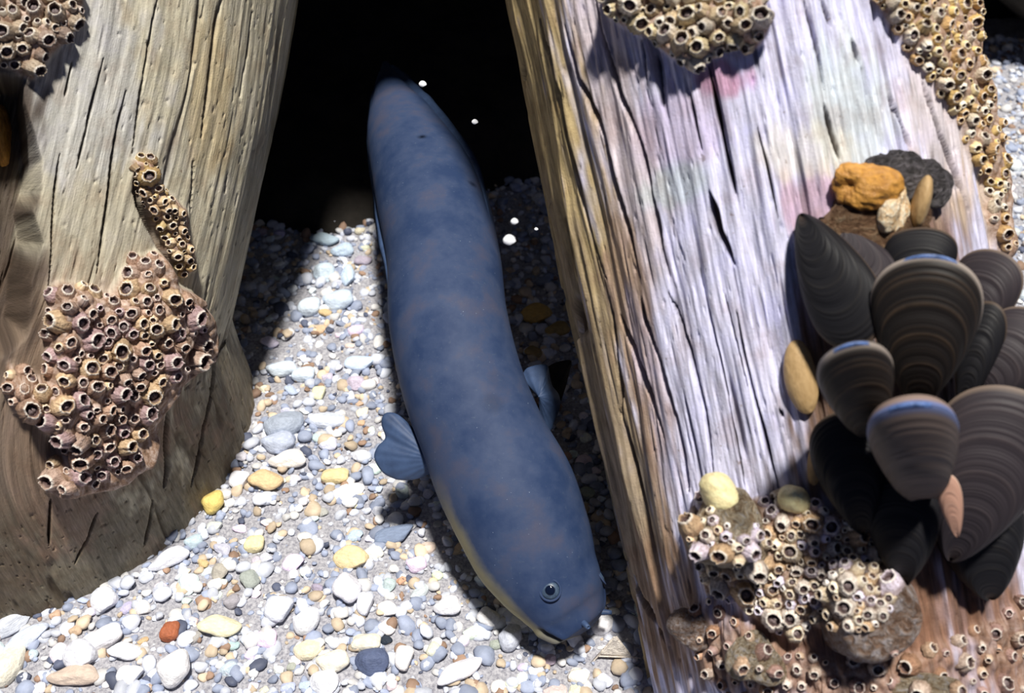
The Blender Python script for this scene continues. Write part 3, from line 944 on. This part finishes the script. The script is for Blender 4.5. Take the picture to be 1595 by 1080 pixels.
def paddle(name, root, outline, thick, mat, parent, depth0, depth1, ripple=0.00022):
    """rounded fleshy fin: rays from the root to an outline, thick at the root"""
    K = len(outline); NU, NV = 60, 22
    ol = np.array(outline, float); t = np.linspace(0, 1, NU)
    ox = cr(ol[:, 0], t); oy = cr(ol[:, 1], t)
    top, bot = [], []
    for v in np.linspace(0, 1, NV):
        row = []
        for i_ in range(NU):
            x = root[0] + (ox[i_] - root[0]) * v; y = root[1] + (oy[i_] - root[1]) * v
            dd = depth0 + (depth1 - depth0) * v
            q = at_depth(x, y, dd)
            q = q - FW * (ripple * math.sin(i_ * 1.3) * v + 0.003 * math.sin(v * 3.1) * math.sin(t[i_] * 3.1))
            th_ = thick * (1 - 0.85 * v ** 1.4) * (math.sin(math.pi * min(max(t[i_], .02), .98))) ** 0.4 * (1 if v < .98 else .3)
            row.append((q - FW * th_, q + FW * th_))
        top.append([a_[0] for a_ in row]); bot.append([a_[1] for a_ in row])
    V = np.concatenate([np.array(top).reshape(-1, 3), np.array(bot).reshape(-1, 3)]) - base
    g = grid_faces(NU, NV); n_ = NU * NV
    rim = []
    for i_ in range(NU - 1):
        a_ = (NV - 1) * NU + i_; rim.append((a_, a_ + 1, a_ + 1 + n_, a_ + n_))
    for v in range(NV - 1):
        a_ = v * NU; rim.append((a_, a_ + NU, a_ + NU + n_, a_ + n_))
        a_ = v * NU + NU - 1; rim.append((a_ + NU, a_, a_ + n_, a_ + NU + n_))
    return link(name, mesh_np(name, V, [np.concatenate([g, g[:, ::-1] + n_, np.array(rim)])]), mat, parent)


qd = float(dep[np.argmin(np.abs(sp[:, 1] - 715))])
lf = paddle('pectoral_fin', (684, 716), [(672, 736), (652, 746), (622, 748), (597, 737), (583, 714), (588, 696), (600, 682), (594, 660), (600, 644), (620, 646), (645, 668), (668, 690)], 0.0042, M_FIN, eel, qd + 0.008, qd + 0.010)
rf = paddle('pectoral_fin', (838, 618), [(812, 588), (822, 573), (850, 568), (856, 582), (860, 600), (871, 616), (872, 636), (864, 656), (858, 672), (846, 676)], 0.0035, M_FIN, eel, qd + 0.020, qd + 0.028)
rb = paddle('fin_under_shade', (862, 612), [(852, 572), (868, 564), (889, 562), (887, 580), (882, 600), (874, 625)], 0.0016, M_ROCK, rf, qd + 0.034, qd + 0.040)  # dark piece standing in for the shadow on the underside of the right fin


def ridge_fin(name, t0, t1, phi, height, parent):
    """long low fin standing out of the body line"""
    N_ = 120; rows = []
    for t in np.linspace(t0, t1, N_):
        q = t * (NS - 1); i0 = int(q); f = q - i0; i1 = min(i0 + 1, NS - 1)
        L_ = lambda A: A[i0] * (1 - f) + A[i1] * f
        n = math.sin(phi) * L_(Si) + math.cos(phi) * L_(Do); n /= np.linalg.norm(n)
        s = np.cross(n, L_(T)); s /= np.linalg.norm(s)
        p = L_(Cn) + L_(hw) * n * 0.94
        h = height * min(1, (t - t0) / (t1 - t0) * 5 + .1) * min(1, (t1 - t) / (t1 - t0) * 6 + .05) * (1 + .05 * math.sin(t * 160))
        rows.append([p - s * .0016, p + n * (h + .002) * .6 - s * .0009, p + n * (h + .002), p + n * (h + .002) * .6 + s * .0009, p + s * .0016])
    V = np.array(rows).reshape(-1, 3) - base
    return link(name, mesh_np(name, V, grid_faces(5, N_)), M_FIN, parent)


ridge_fin('dorsal_fin', 0.03, 0.30, math.radians(62), 0.004, eel)
ridge_fin('anal_fin', 0.03, 0.34, math.radians(-100), 0.004, eel)

LUMPS = []


def hit(key, px, py, lumps=False):
    d = Vector(ray(px, py).tolist())
    h = (BVL if key == 'L' else BVR).ray_cast(Vector(CAM.tolist()), d.normalized())
    if lumps:
        for b_ in LUMPS:
            g_ = b_.ray_cast(Vector(CAM.tolist()), d.normalized())
            if g_[0] is not None and (h[0] is None or g_[3] < h[3]): h = g_
    return (h[0], h[1]) if h[0] is not None else (None, None)


# ------------------------------------------------------------------ lumps and shells on the right piling
def lump(name, label, cat, px, py, rx, ry, hgt, mat, seed, rough=0.5, key='R', sub=5, rings=0, sink=0.25, rot=0.0, facet=0):
    V, Fq = blob(seed, sub, rough, facet)
    r = np.random.default_rng(seed + 1)
    N = V / np.linalg.norm(V, axis=1)[:, None]
    az = np.arctan2(N[:, 1], N[:, 0]); el = N[:, 2]
    d = np.zeros(len(V))
    for k in range(10):
        dd = r.normal(size=3); dd /= np.linalg.norm(dd)
        d += np.sin((N @ dd) * (7 + 3 * k) + r.random() * 6.28) / (5 + 2 * k)
    if rings:
        d += 0.35 * np.sin(el * rings + 0.6 * np.sin(3 * az))
    V = V * (1 + 0.10 * rough * 2 * d)[:, None]
    p, n = hit(key, px, py)
    tc = (Vector(CAM.tolist()) - p).normalized()
    nn = (n.normalized() if n.dot(tc) > 0 else -n.normalized())
    nn = (nn + 0.35 * tc).normalized()
    depth = (np.array(p) - CAM) @ FW
    # x of the lump across the picture, y up the piling
    x_ = Vector(RT.tolist()); x_ = (x_ - nn * x_.dot(nn)).normalized(); y_ = nn.cross(x_)
    M3 = Matrix((x_, y_, nn)).transposed() @ Matrix.Rotation(rot, 3, 'Z')
    me = mesh_np(name, V, Fq)
    o = link(name, me, mat)
    sx, sy = rx * depth / F, ry * depth / F
    o.matrix_world = Matrix.LocRotScale(p - nn * hgt * sink * 0 + nn * hgt * (0.5 - sink), M3.to_quaternion(), Vector((sx, sy, hgt)))
    tag(o, label, cat)
    if cat in ('oyster', 'crust'):
        A_ = np.array(o.matrix_world)
        LUMPS.append(BVHTree.FromPolygons([tuple(q_) for q_ in (V @ A_[:3, :3].T + A_[:3, 3]).tolist()], Fq.tolist()))
    return o


def mat_oyster(name, cols, scale=5.0):
    k = NT(name)
    co = k.n('ShaderNodeTexCoord').outputs['Object']
    n = k.noise(scale, 6, 0.7, co, 0.8)
    c = k.ramp(n, [(0.30, cols[0]), (0.43, cols[1]), (0.55, cols[2]), (0.68, cols[3])])
    return k.out(c, 0.6, k.bump(n, 0.9, 0.12), 0.4)


M_OY = mat_oyster('crusted_oyster', [(0.16, 0.08, 0.05), (0.50, 0.36, 0.22), (0.74, 0.64, 0.48), (0.82, 0.78, 0.86)])
M_OY2 = mat_oyster('brown_crusted_oyster', [(0.14, 0.07, 0.05), (0.40, 0.24, 0.16), (0.56, 0.46, 0.42), (0.80, 0.74, 0.80)])
M_GREYC = mat_oyster('grey_crust', [(0.03, 0.03, 0.035), (0.12, 0.11, 0.11), (0.24, 0.22, 0.24), (0.36, 0.33, 0.36)])
M_ORG = mat_plain('orange_shell', (0.66, 0.33, 0.07), (0.34, 0.15, 0.03), 2.5, 0.45, 0.4, 0.3, 0.05)
M_TANS = mat_plain('tan_shell', (0.50, 0.34, 0.17), (0.40, 0.26, 0.12), 3, 0.5, 0.3, 0.15, 0.05)
M_YEL = mat_plain('pale_yellow_shell', (0.84, 0.78, 0.46), (0.66, 0.54, 0.28), 2.5, 0.45, 0.4, 0.2, 0.05)
M_WHT = mat_plain('bright_shell', (0.98, 0.90, 0.72), (0.85, 0.48, 0.14), 3.5, 0.3, 0.6, 0.5, 0.1)
lump('oyster', 'pale crusted oyster lump at the left of the foot clump on the right piling', 'oyster', 1126, 835, 64, 66, 0.019, M_OY, 501, 0.55, rings=9)
lump('oyster', 'large round brown-rimmed oyster lump low on the right piling', 'oyster', 1332, 932, 66, 72, 0.021, M_OY2, 505, 0.45, rings=12)
lump('smooth_shell', 'smooth pale yellow shell curving over the pale oyster lump', 'shell', 1155, 788, 28, 36, 0.010, M_YEL, 511, 0.2, rot=0.6, sink=-1.3)
lump('smooth_shell', 'small smooth cream shell above the foot barnacles', 'shell', 1238, 782, 22, 22, 0.008, M_YEL, 514, 0.2, sink=0.1)
lump('limpet', 'flat tan oval shell on the wood left of the small round mussel', 'shell', 1248, 588, 24, 58, 0.005, M_TANS, 521, 0.12, sink=0.2, rot=0.18)
lump('limpet', 'narrow tan shell on the wood below the flat oval one', 'shell', 1272, 715, 14, 42, 0.004, M_TANS, 524, 0.12, sink=0.2, rot=-0.1)
lump('shell_crust', 'grey crusted growth above the mussels on the right piling', 'crust', 1422, 283, 74, 60, 0.009, M_GREYC, 531, 0.85)
lump('shell_crust', 'brown crusted growth between the orange shell and the pointed mussel', 'crust', 1365, 350, 95, 58, 0.0075, mat_oyster('brown_crust', [(0.06, 0.03, 0.02), (0.20, 0.10, 0.05), (0.34, 0.20, 0.11), (0.46, 0.34, 0.22)]), 533, 0.5)
lump('orange_shell', 'curled orange shell at the upper left of the mussel cluster', 'shell', 1320, 287, 42, 34, 0.0065, M_ORG, 541, 0.85, sink=-0.9, rot=-0.3)
lump('broken_shell', 'broken shell with a bright white and orange hollow above the mussels', 'shell', 1393, 312, 26, 36, 0.007, M_WHT, 545, 0.95, sink=-1.0)
lump('shell_sliver', 'tan shell sliver standing right of the bright hollow', 'shell', 1422, 312, 12, 40, 0.008, M_TANS, 549, 0.2, sink=-0.9, rot=-0.15)
lump('shell_crust', 'pale crusted lump at the bottom edge of the right piling', 'crust', 1175, 1020, 40, 42, 0.010, M_OY, 553, 0.6)
lump('shell_crust', 'brown crusted knob low on the left flank of the right piling', 'crust', 1085, 975, 38, 36, 0.008, M_OY2, 557, 0.6)
lump('shell_crust', 'whitish crust along the lower edge of the picture on the right piling', 'crust', 1430, 1068, 60, 26, 0.008, M_OY, 561, 0.6)

# ------------------------------------------------------------------ barnacles
def mat_barnacle():
    k = NT('barnacle_shell')
    h = k.attr('bz').outputs['Fac']; inn = k.attr('inner').outputs['Fac']
    oc = k.n('ShaderNodeObjectInfo').outputs['Color']
    if True:
        cattr = k.attr('stone').outputs['Color']
    co = k.n('ShaderNodeTexCoord').outputs['Object']
    n = k.noise(3.0, 4, 0.65, co)
    c = k.mix(1.0, oc, k.ramp(n, [(0.3, (0.50, 0.42, 0.36)), (0.6, (1.05, 1.0, 0.95))]), 'MULTIPLY')
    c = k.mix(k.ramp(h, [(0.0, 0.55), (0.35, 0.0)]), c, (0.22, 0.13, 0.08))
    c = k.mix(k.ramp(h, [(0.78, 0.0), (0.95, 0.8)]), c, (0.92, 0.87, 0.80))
    c = k.mix(inn, c, (0.10, 0.06, 0.06))
    return k.out(c, 0.6, k.bump(n, 0.4, 0.08), 0.35)


def mat_barn_mass():
    k = NT('barnacle_mass')
    h = k.attr('bz').outputs['Fac']; inn = k.attr('inner').outputs['Fac']
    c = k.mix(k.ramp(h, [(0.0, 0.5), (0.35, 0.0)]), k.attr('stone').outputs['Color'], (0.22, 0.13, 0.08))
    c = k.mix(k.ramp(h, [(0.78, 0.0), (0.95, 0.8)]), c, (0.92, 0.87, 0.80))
    c = k.mix(inn, c, (0.10, 0.06, 0.06))
    return k.out(c, 0.6, None, 0.35)


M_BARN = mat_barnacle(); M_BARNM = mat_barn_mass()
M_LID = mat_plain('barnacle_lid', (0.30, 0.24, 0.24), (0.05, 0.03, 0.04), 4, 0.5, 0.4, 0.3, 0.05)


def barnacle_geo(seed, nu=36):
    r = np.random.default_rng(seed)
    prof = [(1.04, -0.35, 0), (1.0, 0.0, 0), (0.93, 0.22, 0), (0.82, 0.48, 0), (0.70, 0.74, 0), (0.61, 0.93, 0), (0.55, 1.0, 0), (0.49, 0.95, .1), (0.45, 0.74, .8), (0.42, 0.50, 1), (0.38, 0.32, 1), (0.02, 0.28, 1)]
    a = np.linspace(0, 2 * math.pi, nu, endpoint=False)
    p0, p1 = r.random(2) * 6.28
    el = 0.10 + 0.14 * r.random()
    V, bz, inn = [], [], []
    jag = r.normal(size=nu) * 0.05
    plate = 0.5 + 0.5 * np.cos(6 * a + p0)
    for (rad, z, ii) in prof:
        w = 1 if rad > 0.5 else 0.35
        rr = rad * (1 + w * (0.05 * np.cos(6 * a + p0) + 0.05 * np.cos(17 * a + p1) + jag * .8 + 0.06 * np.cos(2 * a + p1)))
        zz = z + (0.10 * plate - 0.05 + jag) * (z > 0.6)
        V.append(np.stack([rr * np.cos(a) * (1 + el), rr * np.sin(a), zz], 1)); bz += [max(z, 0) if not ii else 0.5] * nu; inn += [ii] * nu
    return np.concatenate(V), grid_faces(nu, len(prof), True), np.array(bz), np.array(inn)


BG = [barnacle_geo(300 + k) for k in range(7)]
BM = []
for g in BG:
    m_ = mesh_np('shell', g[0], g[1]); attr(m_, 'bz', g[2]); attr(m_, 'inner', g[3]); m_.materials.append(M_BARN); BM.append(m_)
# lid of two plates meeting in a slit
lv = []
nu_, nv_ = 20, 6
for v in range(nv_):
    rr = 0.40 * (1 - v / (nv_ - 1)) + 0.001
    for u in range(nu_):
        a = 2 * math.pi * u / nu_
        x, y = rr * math.cos(a), rr * math.sin(a)
        lv.append((x, y, 0.33 + 0.26 * (1 - (rr / .4) ** 2) - 0.13 * math.exp(-(y / 0.05) ** 2)))
LIDM = mesh_np('lid', np.array(lv), grid_faces(nu_, nv_, True)); LIDM.materials.append(M_LID)


BTEXT = {
    'left_upper': ('pale barnacle in the corner cluster at the top of the left piling', 'barnacles at the top of the left piling', [(.50, .42, .33), (.42, .34, .30), (.60, .52, .42)], 'corner cluster of the left piling'),
    'left_sliver': ('tiny yellowish barnacle in the strip beside the deep crack of the left piling', 'barnacles beside the deep crack', [(.62, .46, .22), (.55, .40, .24), (.66, .52, .34)], 'narrow strip on the left piling'),
    'left_big': ('pinkish tan barnacle in the large clump low on the left piling', 'barnacles in the clump on the left piling', [(.60, .46, .40), (.54, .40, .44), (.70, .54, .36), (.54, .38, .30)], 'large clump on the left piling'),
    'right_top': ('white-rimmed barnacle in the clump at the top of the right piling', 'barnacles at the top of the right piling', [(.74, .66, .44), (.72, .68, .60), (.60, .50, .34)], 'top clump on the right piling'),
    'right_edge': ('golden barnacle in the band down the far edge of the right piling', 'barnacles on the far edge of the right piling', [(.74, .54, .22), (.78, .64, .36), (.62, .42, .20), (.80, .74, .62)], 'golden band on the right piling'),
    'right_foot': ('bright barnacle in the clump around the two oyster lumps', 'barnacles low on the right piling', [(.86, .76, .58), (.74, .70, .88), (.84, .80, .76), (.70, .52, .34)], 'clump around the oyster lumps'),
    'right_bottom': ('scattered brown-stained barnacle on the foot of the right piling', 'barnacles on the foot of the right piling', [(.50, .30, .20), (.62, .46, .34), (.42, .28, .26), (.66, .56, .50)], 'brown foot of the right piling'),
}
SPECIAL = {
    'left_sliver': [(233, 275, 15, 'largest barnacle at the upper end of the narrow strip on the left piling')],
    'right_top': [(1062, 66, 17, 'large open barnacle at the lower left of the top clump on the right piling'), (1088, 73, 16, 'large square-mouthed barnacle at the bottom tip of the top clump'),
                  (1040, 52, 16, 'round white barnacle left of the two large open ones'), (980, 8, 16, 'bright white barnacle in the small patch left of the top clump'), (1145, 60, 15, 'white barnacle at the lower right of the top clump')],
    'left_big': [(85, 745, 19, 'rounded barnacle at the lowest tip of the clump on the left piling'), (48, 640, 19, 'large barnacle at the left side of the clump on the left piling'), (195, 695, 15, 'open barnacle near the lower right of the clump on the left piling'), (66, 612, 13, 'dark-mouthed barnacle above the large left one'), (100, 632, 17, 'yellowish barnacle right of the large left one')],
    'right_foot': [(1232, 860, 17, 'dark-mouthed barnacle standing up between the two large lumps'), (1205, 965, 18, 'wide white barnacle under the lumps on the right piling'), (1232, 962, 16, 'white barnacle beside the wide one under the lumps'), (1160, 925, 19, 'bright barnacle at the lower left of the foot clump')],
}
SHORT = {
    'largest barnacle at the upper end of the narrow strip on the left piling': 'largest barnacle in the narrow strip',
    'large open barnacle at the lower left of the top clump on the right piling': 'large open barnacle of the top clump',
    'large square-mouthed barnacle at the bottom tip of the top clump': 'square-mouthed barnacle of the top clump',
    'round white barnacle left of the two large open ones': 'round white barnacle of the top clump',
    'bright white barnacle in the small patch left of the top clump': 'bright white barnacle in the small patch',
    'white barnacle at the lower right of the top clump': 'white barnacle ending the top clump',
    'rounded barnacle at the lowest tip of the clump on the left piling': 'rounded barnacle tipping the left clump',
    'large barnacle at the left side of the clump on the left piling': 'large side barnacle of the left clump',
    'open barnacle near the lower right of the clump on the left piling': 'open barnacle low in the left clump',
    'dark-mouthed barnacle above the large left one': 'dark-mouthed barnacle in the left clump',
    'yellowish barnacle right of the large left one': 'yellowish barnacle in the left clump',
    'dark-mouthed barnacle standing up between the two large lumps': 'dark-mouthed barnacle by the oyster lumps',
    'wide white barnacle under the lumps on the right piling': 'wide white barnacle by the oyster lumps',
    'white barnacle beside the wide one under the lumps': 'second white barnacle under the oyster lumps',
    'bright barnacle at the lower left of the foot clump': 'bright barnacle ending the foot clump',
}
rb_ = random.Random(21)
for cn, c in CLUSTERS.items():
    pts = []
    poly = c['poly']; xs = [p[0] for p in poly]; ys = [p[1] for p in poly]
    for (x, y, rr, lab) in SPECIAL.get(cn, []):
        pts.append((x, y, rr, lab))
    for rad_pass in (1.0, 0.62):
        for _ in range(2600):
            x = rb_.uniform(max(min(xs), -12), min(max(xs), 1607)); y = rb_.uniform(max(min(ys), -12), min(max(ys), 1092))
            rr = (c['r'][0] + (c['r'][1] - c['r'][0]) * rb_.random() ** 1.6) * rad_pass
            if poly_sd(np.array([x]), np.array([y]), poly)[0] < rr * 0.35: continue
            if any((x - q[0]) ** 2 + (y - q[1]) ** 2 < (c['gap'] * 0.92 * (rr + q[2])) ** 2 for q in pts): continue
            pts.append((x, y, rr, None))
    for (x, y, rr, lab) in pts:
        if math.hypot(x - 1155, y - 788) < 34: continue
        p, n = hit(c['post'], x, y, True)
        if p is None: continue
        BL.append((cn, x, y, rr, p, n, lab))
BL.sort(key=lambda b: (b[6] is None, -b[3]))
print('barnacles', len(BL))
OWN = {}
for cn in CLUSTERS:
    idxs = [q for q, b_ in enumerate(BL[:300]) if b_[0] == cn and b_[6] is None and -2 < b_[1] < 1597 and -2 < b_[2] < 1082]
    if not idxs: continue
    where = BTEXT[cn][3]
    taken = set()
    for word, keyf in (('topmost', lambda q: BL[q][2]), ('lowest', lambda q: -BL[q][2]), ('leftmost', lambda q: BL[q][1]), ('rightmost', lambda q: -BL[q][1]), ('widest plain', lambda q: -BL[q][3])):
        q = min((q for q in idxs if q not in taken), key=keyf, default=None)
        if q is None: break
        taken.add(q); OWN[q] = f'{word} barnacle of the {where}'
    marks = [(x, y, rr, SHORT[lab]) for (x, y, rr, lab) in SPECIAL.get(cn, [])] + [(BL[q][1], BL[q][2], BL[q][3], OWN[q].replace(' of the ' + where, '')) for q in taken]
    rest = [q for q in idxs if q not in OWN]
    got = own_labels([(BL[q][1], BL[q][2], BL[q][3], 'barnacle') for q in rest], marks, 1.75)
    for kk, t_ in got.items():
        OWN[rest[kk]] = t_ + (f', {where}' if ('most' in t_ or 'lowest' in t_ or 'widest' in t_) else '')
    left_ = [q for q in rest if q not in OWN]
    mx_ = np.median([BL[q][1] for q in idxs]); y1_, y2_ = np.percentile([BL[q][2] for q in idxs], [33, 67])
    if len(left_) > 4:
        for q in left_:
            part_ = ('upper' if BL[q][2] < y1_ else 'middle' if BL[q][2] < y2_ else 'lower') + (' left' if BL[q][1] < mx_ else ' right')
            kind_ = BTEXT[cn][0].split(' in the ')[0].split(' on the ')[0].split(' beside ')[0].replace('tiny ', '')
            OWN[q] = f'{kind_} in the {part_} part of the {where}'

mass = []
for idx, (cn, x, y, rr, p, n, lab) in enumerate(BL):
    depth = (np.array(p) - CAM) @ FW
    tc = (Vector(CAM.tolist()) - p).normalized()
    nn = (n.normalized() if n.dot(tc) > 0 else -n.normalized())
    nn = (nn + 0.25 * tc + Vector([rb_.uniform(-.3, .3) for _ in range(3)])).normalized()
    R = rr * depth / F
    hgt = R * rb_.uniform(0.8, 1.25)
    q = nn.to_track_quat('Z', 'Y') @ Matrix.Rotation(rb_.random() * 6.28, 3, 'Z').to_quaternion()
    colr = rb_.choice(BTEXT[cn][2]); f = rb_.uniform(0.8, 1.2); colr = tuple(min(1, v * f) for v in colr)
    k = idx % 7
    M = Matrix.LocRotScale(p, q, Vector((R, R, hgt)))
    if idx < 300:
        o = bpy.data.objects.new('barnacle', BM[k]); COL.objects.link(o)
        o.matrix_world = M; o.color = (*colr, 1)
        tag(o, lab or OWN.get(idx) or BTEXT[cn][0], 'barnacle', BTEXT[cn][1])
        l_ = bpy.data.objects.new('lid', LIDM); COL.objects.link(l_); l_.parent = o
    else:
        V, Fq, bz, inn = BG[k]
        A = np.array(M)
        mass.append((V @ A[:3, :3].T + A[:3, 3], Fq, bz, inn, colr))
if mass:
    off = 0; VV = []; FF = []
    for m_ in mass:
        VV.append(m_[0]); FF.append(m_[1] + off); off += len(m_[0])
    me = mesh_np('small_barnacles', np.concatenate(VV), np.concatenate(FF))
    attr(me, 'bz', np.concatenate([m_[2] for m_ in mass])); attr(me, 'inner', np.concatenate([m_[3] for m_ in mass]))
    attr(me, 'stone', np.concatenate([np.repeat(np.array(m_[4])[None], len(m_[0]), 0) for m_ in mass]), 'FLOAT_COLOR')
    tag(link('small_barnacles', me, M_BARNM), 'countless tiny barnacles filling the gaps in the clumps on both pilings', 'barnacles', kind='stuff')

# ------------------------------------------------------------------ mussels
M_MUS = [mat_shell('mussel_black', (0.010, 0.010, 0.013), (0.030, 0.026, 0.023), (0.10, 0.07, 0.05)),
         mat_shell('mussel_brown', (0.013, 0.011, 0.011), (0.14, 0.092, 0.058), (0.42, 0.36, 0.32)),
         mat_shell('mussel_grey', (0.034, 0.028, 0.034), (0.10, 0.078, 0.080), (0.20, 0.15, 0.12)),
         mat_shell('mussel_pink', (0.42, 0.24, 0.18), (0.62, 0.42, 0.34), (0.7, 0.5, 0.4)),
         mat_shell('mussel_pale_back', (0.30, 0.22, 0.19), (0.62, 0.50, 0.42), (0.12, 0.20, 0.48)),
         mat_shell('mussel_taupe', (0.075, 0.058, 0.055), (0.15, 0.115, 0.10), (0.10, 0.14, 0.30))]
M_MANT = mat_plain('mantle_edge', (0.14, 0.24, 0.55), (0.05, 0.09, 0.22), 5, 0.35, 0.5, 0.2, 0.05)


def valve_mesh(name, sign):
    NU, NV = 72, 30
    a = np.linspace(0, 2 * math.pi, NU, endpoint=False)
    x = (1 - np.cos(a)) / 2
    w = np.maximum(x, 1e-6) ** 0.62 * np.sqrt(np.maximum(1 - x ** 3.4, 0)); w /= w.max()
    y = w * np.where(a < math.pi, 1.0, -0.92)
    v = np.linspace(0.0, 1.0, NV)
    X_ = v[:, None] * x; Y_ = v[:, None] * y
    dome = np.sin(math.pi * np.clip(v, 0, 1) ** 0.85)[:, None] ** 0.62 * (0.16 + 0.84 * np.sin(a / 2)[None] ** 0.8)
    stp = 0.012 * (np.sin(v * 23) + .6 * np.sin(v * 41 + 1))[:, None] * (v[:, None] > .25)
    Z_ = sign * (dome + stp * dome)
    X_ = X_ + 0.0 * Z_
    V = np.stack([X_, Y_, Z_], -1).reshape(-1, 3)
    me = mesh_np(name, V, grid_faces(NU, NV, True) if sign > 0 else grid_faces(NU, NV, True)[:, ::-1])
    attr(me, 'ring', np.repeat(v, NU))
    return me


def rim_mesh():
    NU, K = 72, 8
    a = np.linspace(math.radians(75), math.radians(285), NU)
    x = (1 - np.cos(a)) / 2
    w = np.maximum(x, 1e-6) ** 0.62 * np.sqrt(np.maximum(1 - x ** 3.4, 0))
    w /= 0.757
    y = np.clip(w, 0, 1.0) * np.where(a < math.pi, 1.0, -0.92)
    V = []
    for k in range(K):
        b = 2 * math.pi * k / K
        s = np.sin((a - a[0]) / (a[-1] - a[0]) * math.pi) ** .5
        V.append(np.stack([x * (0.985 + 0.022 * math.cos(b)), y * (0.985 + 0.022 * math.cos(b)), 0.085 * math.sin(b) * s], 1))
    V = np.stack(V, 1).reshape(-1, 3)
    return mesh_np('mantle_edge', V, grid_faces(K, NU, True))


VF, VB = valve_mesh('valve', 1), valve_mesh('valve', -1)
RIM = rim_mesh(); RIM.materials.append(M_MANT)
VM = {}


def vmesh(sgn, mat):
    kk = (sgn, mat.name)
    if kk not in VM:
        m_ = (VF if sgn > 0 else VB).copy(); m_.materials.append(mat); VM[kk] = m_
    return VM[kk]


def mussel(label, umbo, post, hwpx, thpx, toward, matf=0, matb=0, off=0.010, yaw=0.0, rim=False, base_depth=None, name='mussel'):
    """umbo and post: where the pointed and the round end show; toward: how far the round end leans out"""
    if base_depth is None:
        p, n = hit('R', min(umbo[0], 1560), umbo[1])
        d0 = float((np.array(p) - CAM) @ FW) - off
    else:
        d0 = base_depth
    A = at_depth(umbo[0], umbo[1], d0); B = at_depth(post[0], post[1], d0 - toward)
    ax = B - A; L = np.linalg.norm(ax); ax /= L
    vw = CAM - (A + B) / 2; vw -= (vw @ ax) * ax; vw /= np.linalg.norm(vw)
    sd_ = np.cross(vw, ax)
    c, s = math.cos(math.radians(yaw)), math.sin(math.radians(yaw))
    nz = c * vw + s * sd_; ny_ = np.cross(nz, ax)
    o = empty(name, A)
    M = Matrix(((ax[0], ny_[0], nz[0]), (ax[1], ny_[1], nz[1]), (ax[2], ny_[2], nz[2])))
    o.rotation_euler = M.to_euler()
    dm = d0 - toward * .6
    o.scale = (L, hwpx * dm / F, thpx * dm / F)
    tag(o, label, 'mussel' if name == 'mussel' else 'shell')
    link('valve', vmesh(1, M_MUS[matf]), None, o); link('valve', vmesh(-1, M_MUS[matb]), None, o)
    if rim:
        link('mantle_edge', RIM, None, o)
    return o


mussel('large dark mussel with concentric brown growth bands in the middle of the cluster', (1432, 625), (1452, 398), 86, 46, 0.035, 1, 1, 0.022, 0, True)
mussel('pointed black mussel with its sharp tip up at the upper left of the cluster', (1249, 334), (1345, 540), 62, 34, 0.020, 0, 0, 0.006, -12)
mussel('brown mussel lying behind the pointed black one', (1275, 340), (1425, 500), 46, 30, 0.008, 2, 2, 0.000, 10)
mussel('black mussel showing its back above the large banded one', (1432, 470), (1436, 354), 58, 34, 0.008, 0, 0, 0.010, 0)
mussel('brown-grey rounded mussel at the right of the large banded one', (1495, 545), (1560, 392), 56, 32, 0.015, 2, 2, 0.006, 15)
mussel('blue-grey mussel at the far right, half out of view', (1500, 625), (1640, 500), 66, 40, 0.020, 2, 2, 0.015, 0)
mussel('small round mussel with a pale blue lip at the left of the cluster', (1350, 665), (1326, 536), 60, 46, 0.055, 1, 1, 0.026, -4, True)
mussel('broad mussel with a cream upper edge and blue seam low in the cluster', (1436, 750), (1418, 630), 70, 66, 0.075, 5, 4, 0.022, 0, True)
mussel('large hazy purple-grey mussel filling the lower right of the cluster', (1480, 870), (1590, 606), 96, 46, 0.030, 2, 2, 0.020, -10)
mussel('black mussel hanging below the small round one', (1345, 830), (1312, 640), 60, 36, 0.012, 0, 0, 0.010, 0)
mussel('black mussel below the broad cream-edged one', (1412, 905), (1405, 735), 62, 38, 0.015, 0, 0, 0.012, 10)
mussel('dark purple mussel at the bottom right of the cluster', (1540, 930), (1520, 760), 72, 40, 0.015, 0, 0, 0.010, -8)
mussel('small black mussel tucked between the banded one and the right edge', (1500, 640), (1545, 470), 36, 26, 0.012, 0, 0, 0.020, 10)
mussel('narrow pink shell standing upright below the broad mussel', (1492, 836), (1474, 738), 19, 12, 0.006, 3, 3, 0.050, 10, name='pink_shell')


lump('sponge', 'small orange sponge in the dark split at the left edge of the picture', 'sponge', 3, 215, 12, 44, 0.008, M_ORG, 571, 0.5, key='L')

# ------------------------------------------------------------------ drifting bits in the water
M_BIT = mat_plain('white_flake', (0.9, 0.9, 0.95), None, 4, 0.5, 0.3, 0.1)
for (px, py, rr, hh, lab) in [(660, 131, 6, .20, 'white flake drifting in the dark water right of the tail tip'), (796, 374, 10, .25, 'brightest white flake drifting right of the body of the eel'),
                              (803, 345, 6, .25, 'dim white flake just above the brightest one'), (741, 190, 5, .2, 'faint flake drifting in the dark water above the body of the eel'),
                              (836, 357, 3, .2, 'tiny flake near the right piling')]:
    P_ = on_plane(px, py, hh); z = (P_ - CAM) @ FW
    o = bpy.data.objects.new('floating_flake', PEBM[3]); COL.objects.link(o)
    o.location = P_; o.scale = (rr * z / F, rr * z / F * .8, rr * z / F * .6); o.color = (.85, .88, .95, 1); o.rotation_euler = (.4, .3, .5)
    tag(o, lab, 'flake')

for o in bpy.data.objects:
    if o.parent is None and 'label' in o and not (4 <= len(o['label'].split()) <= 16):
        print('LONG', len(o['label'].split()), o['label'])
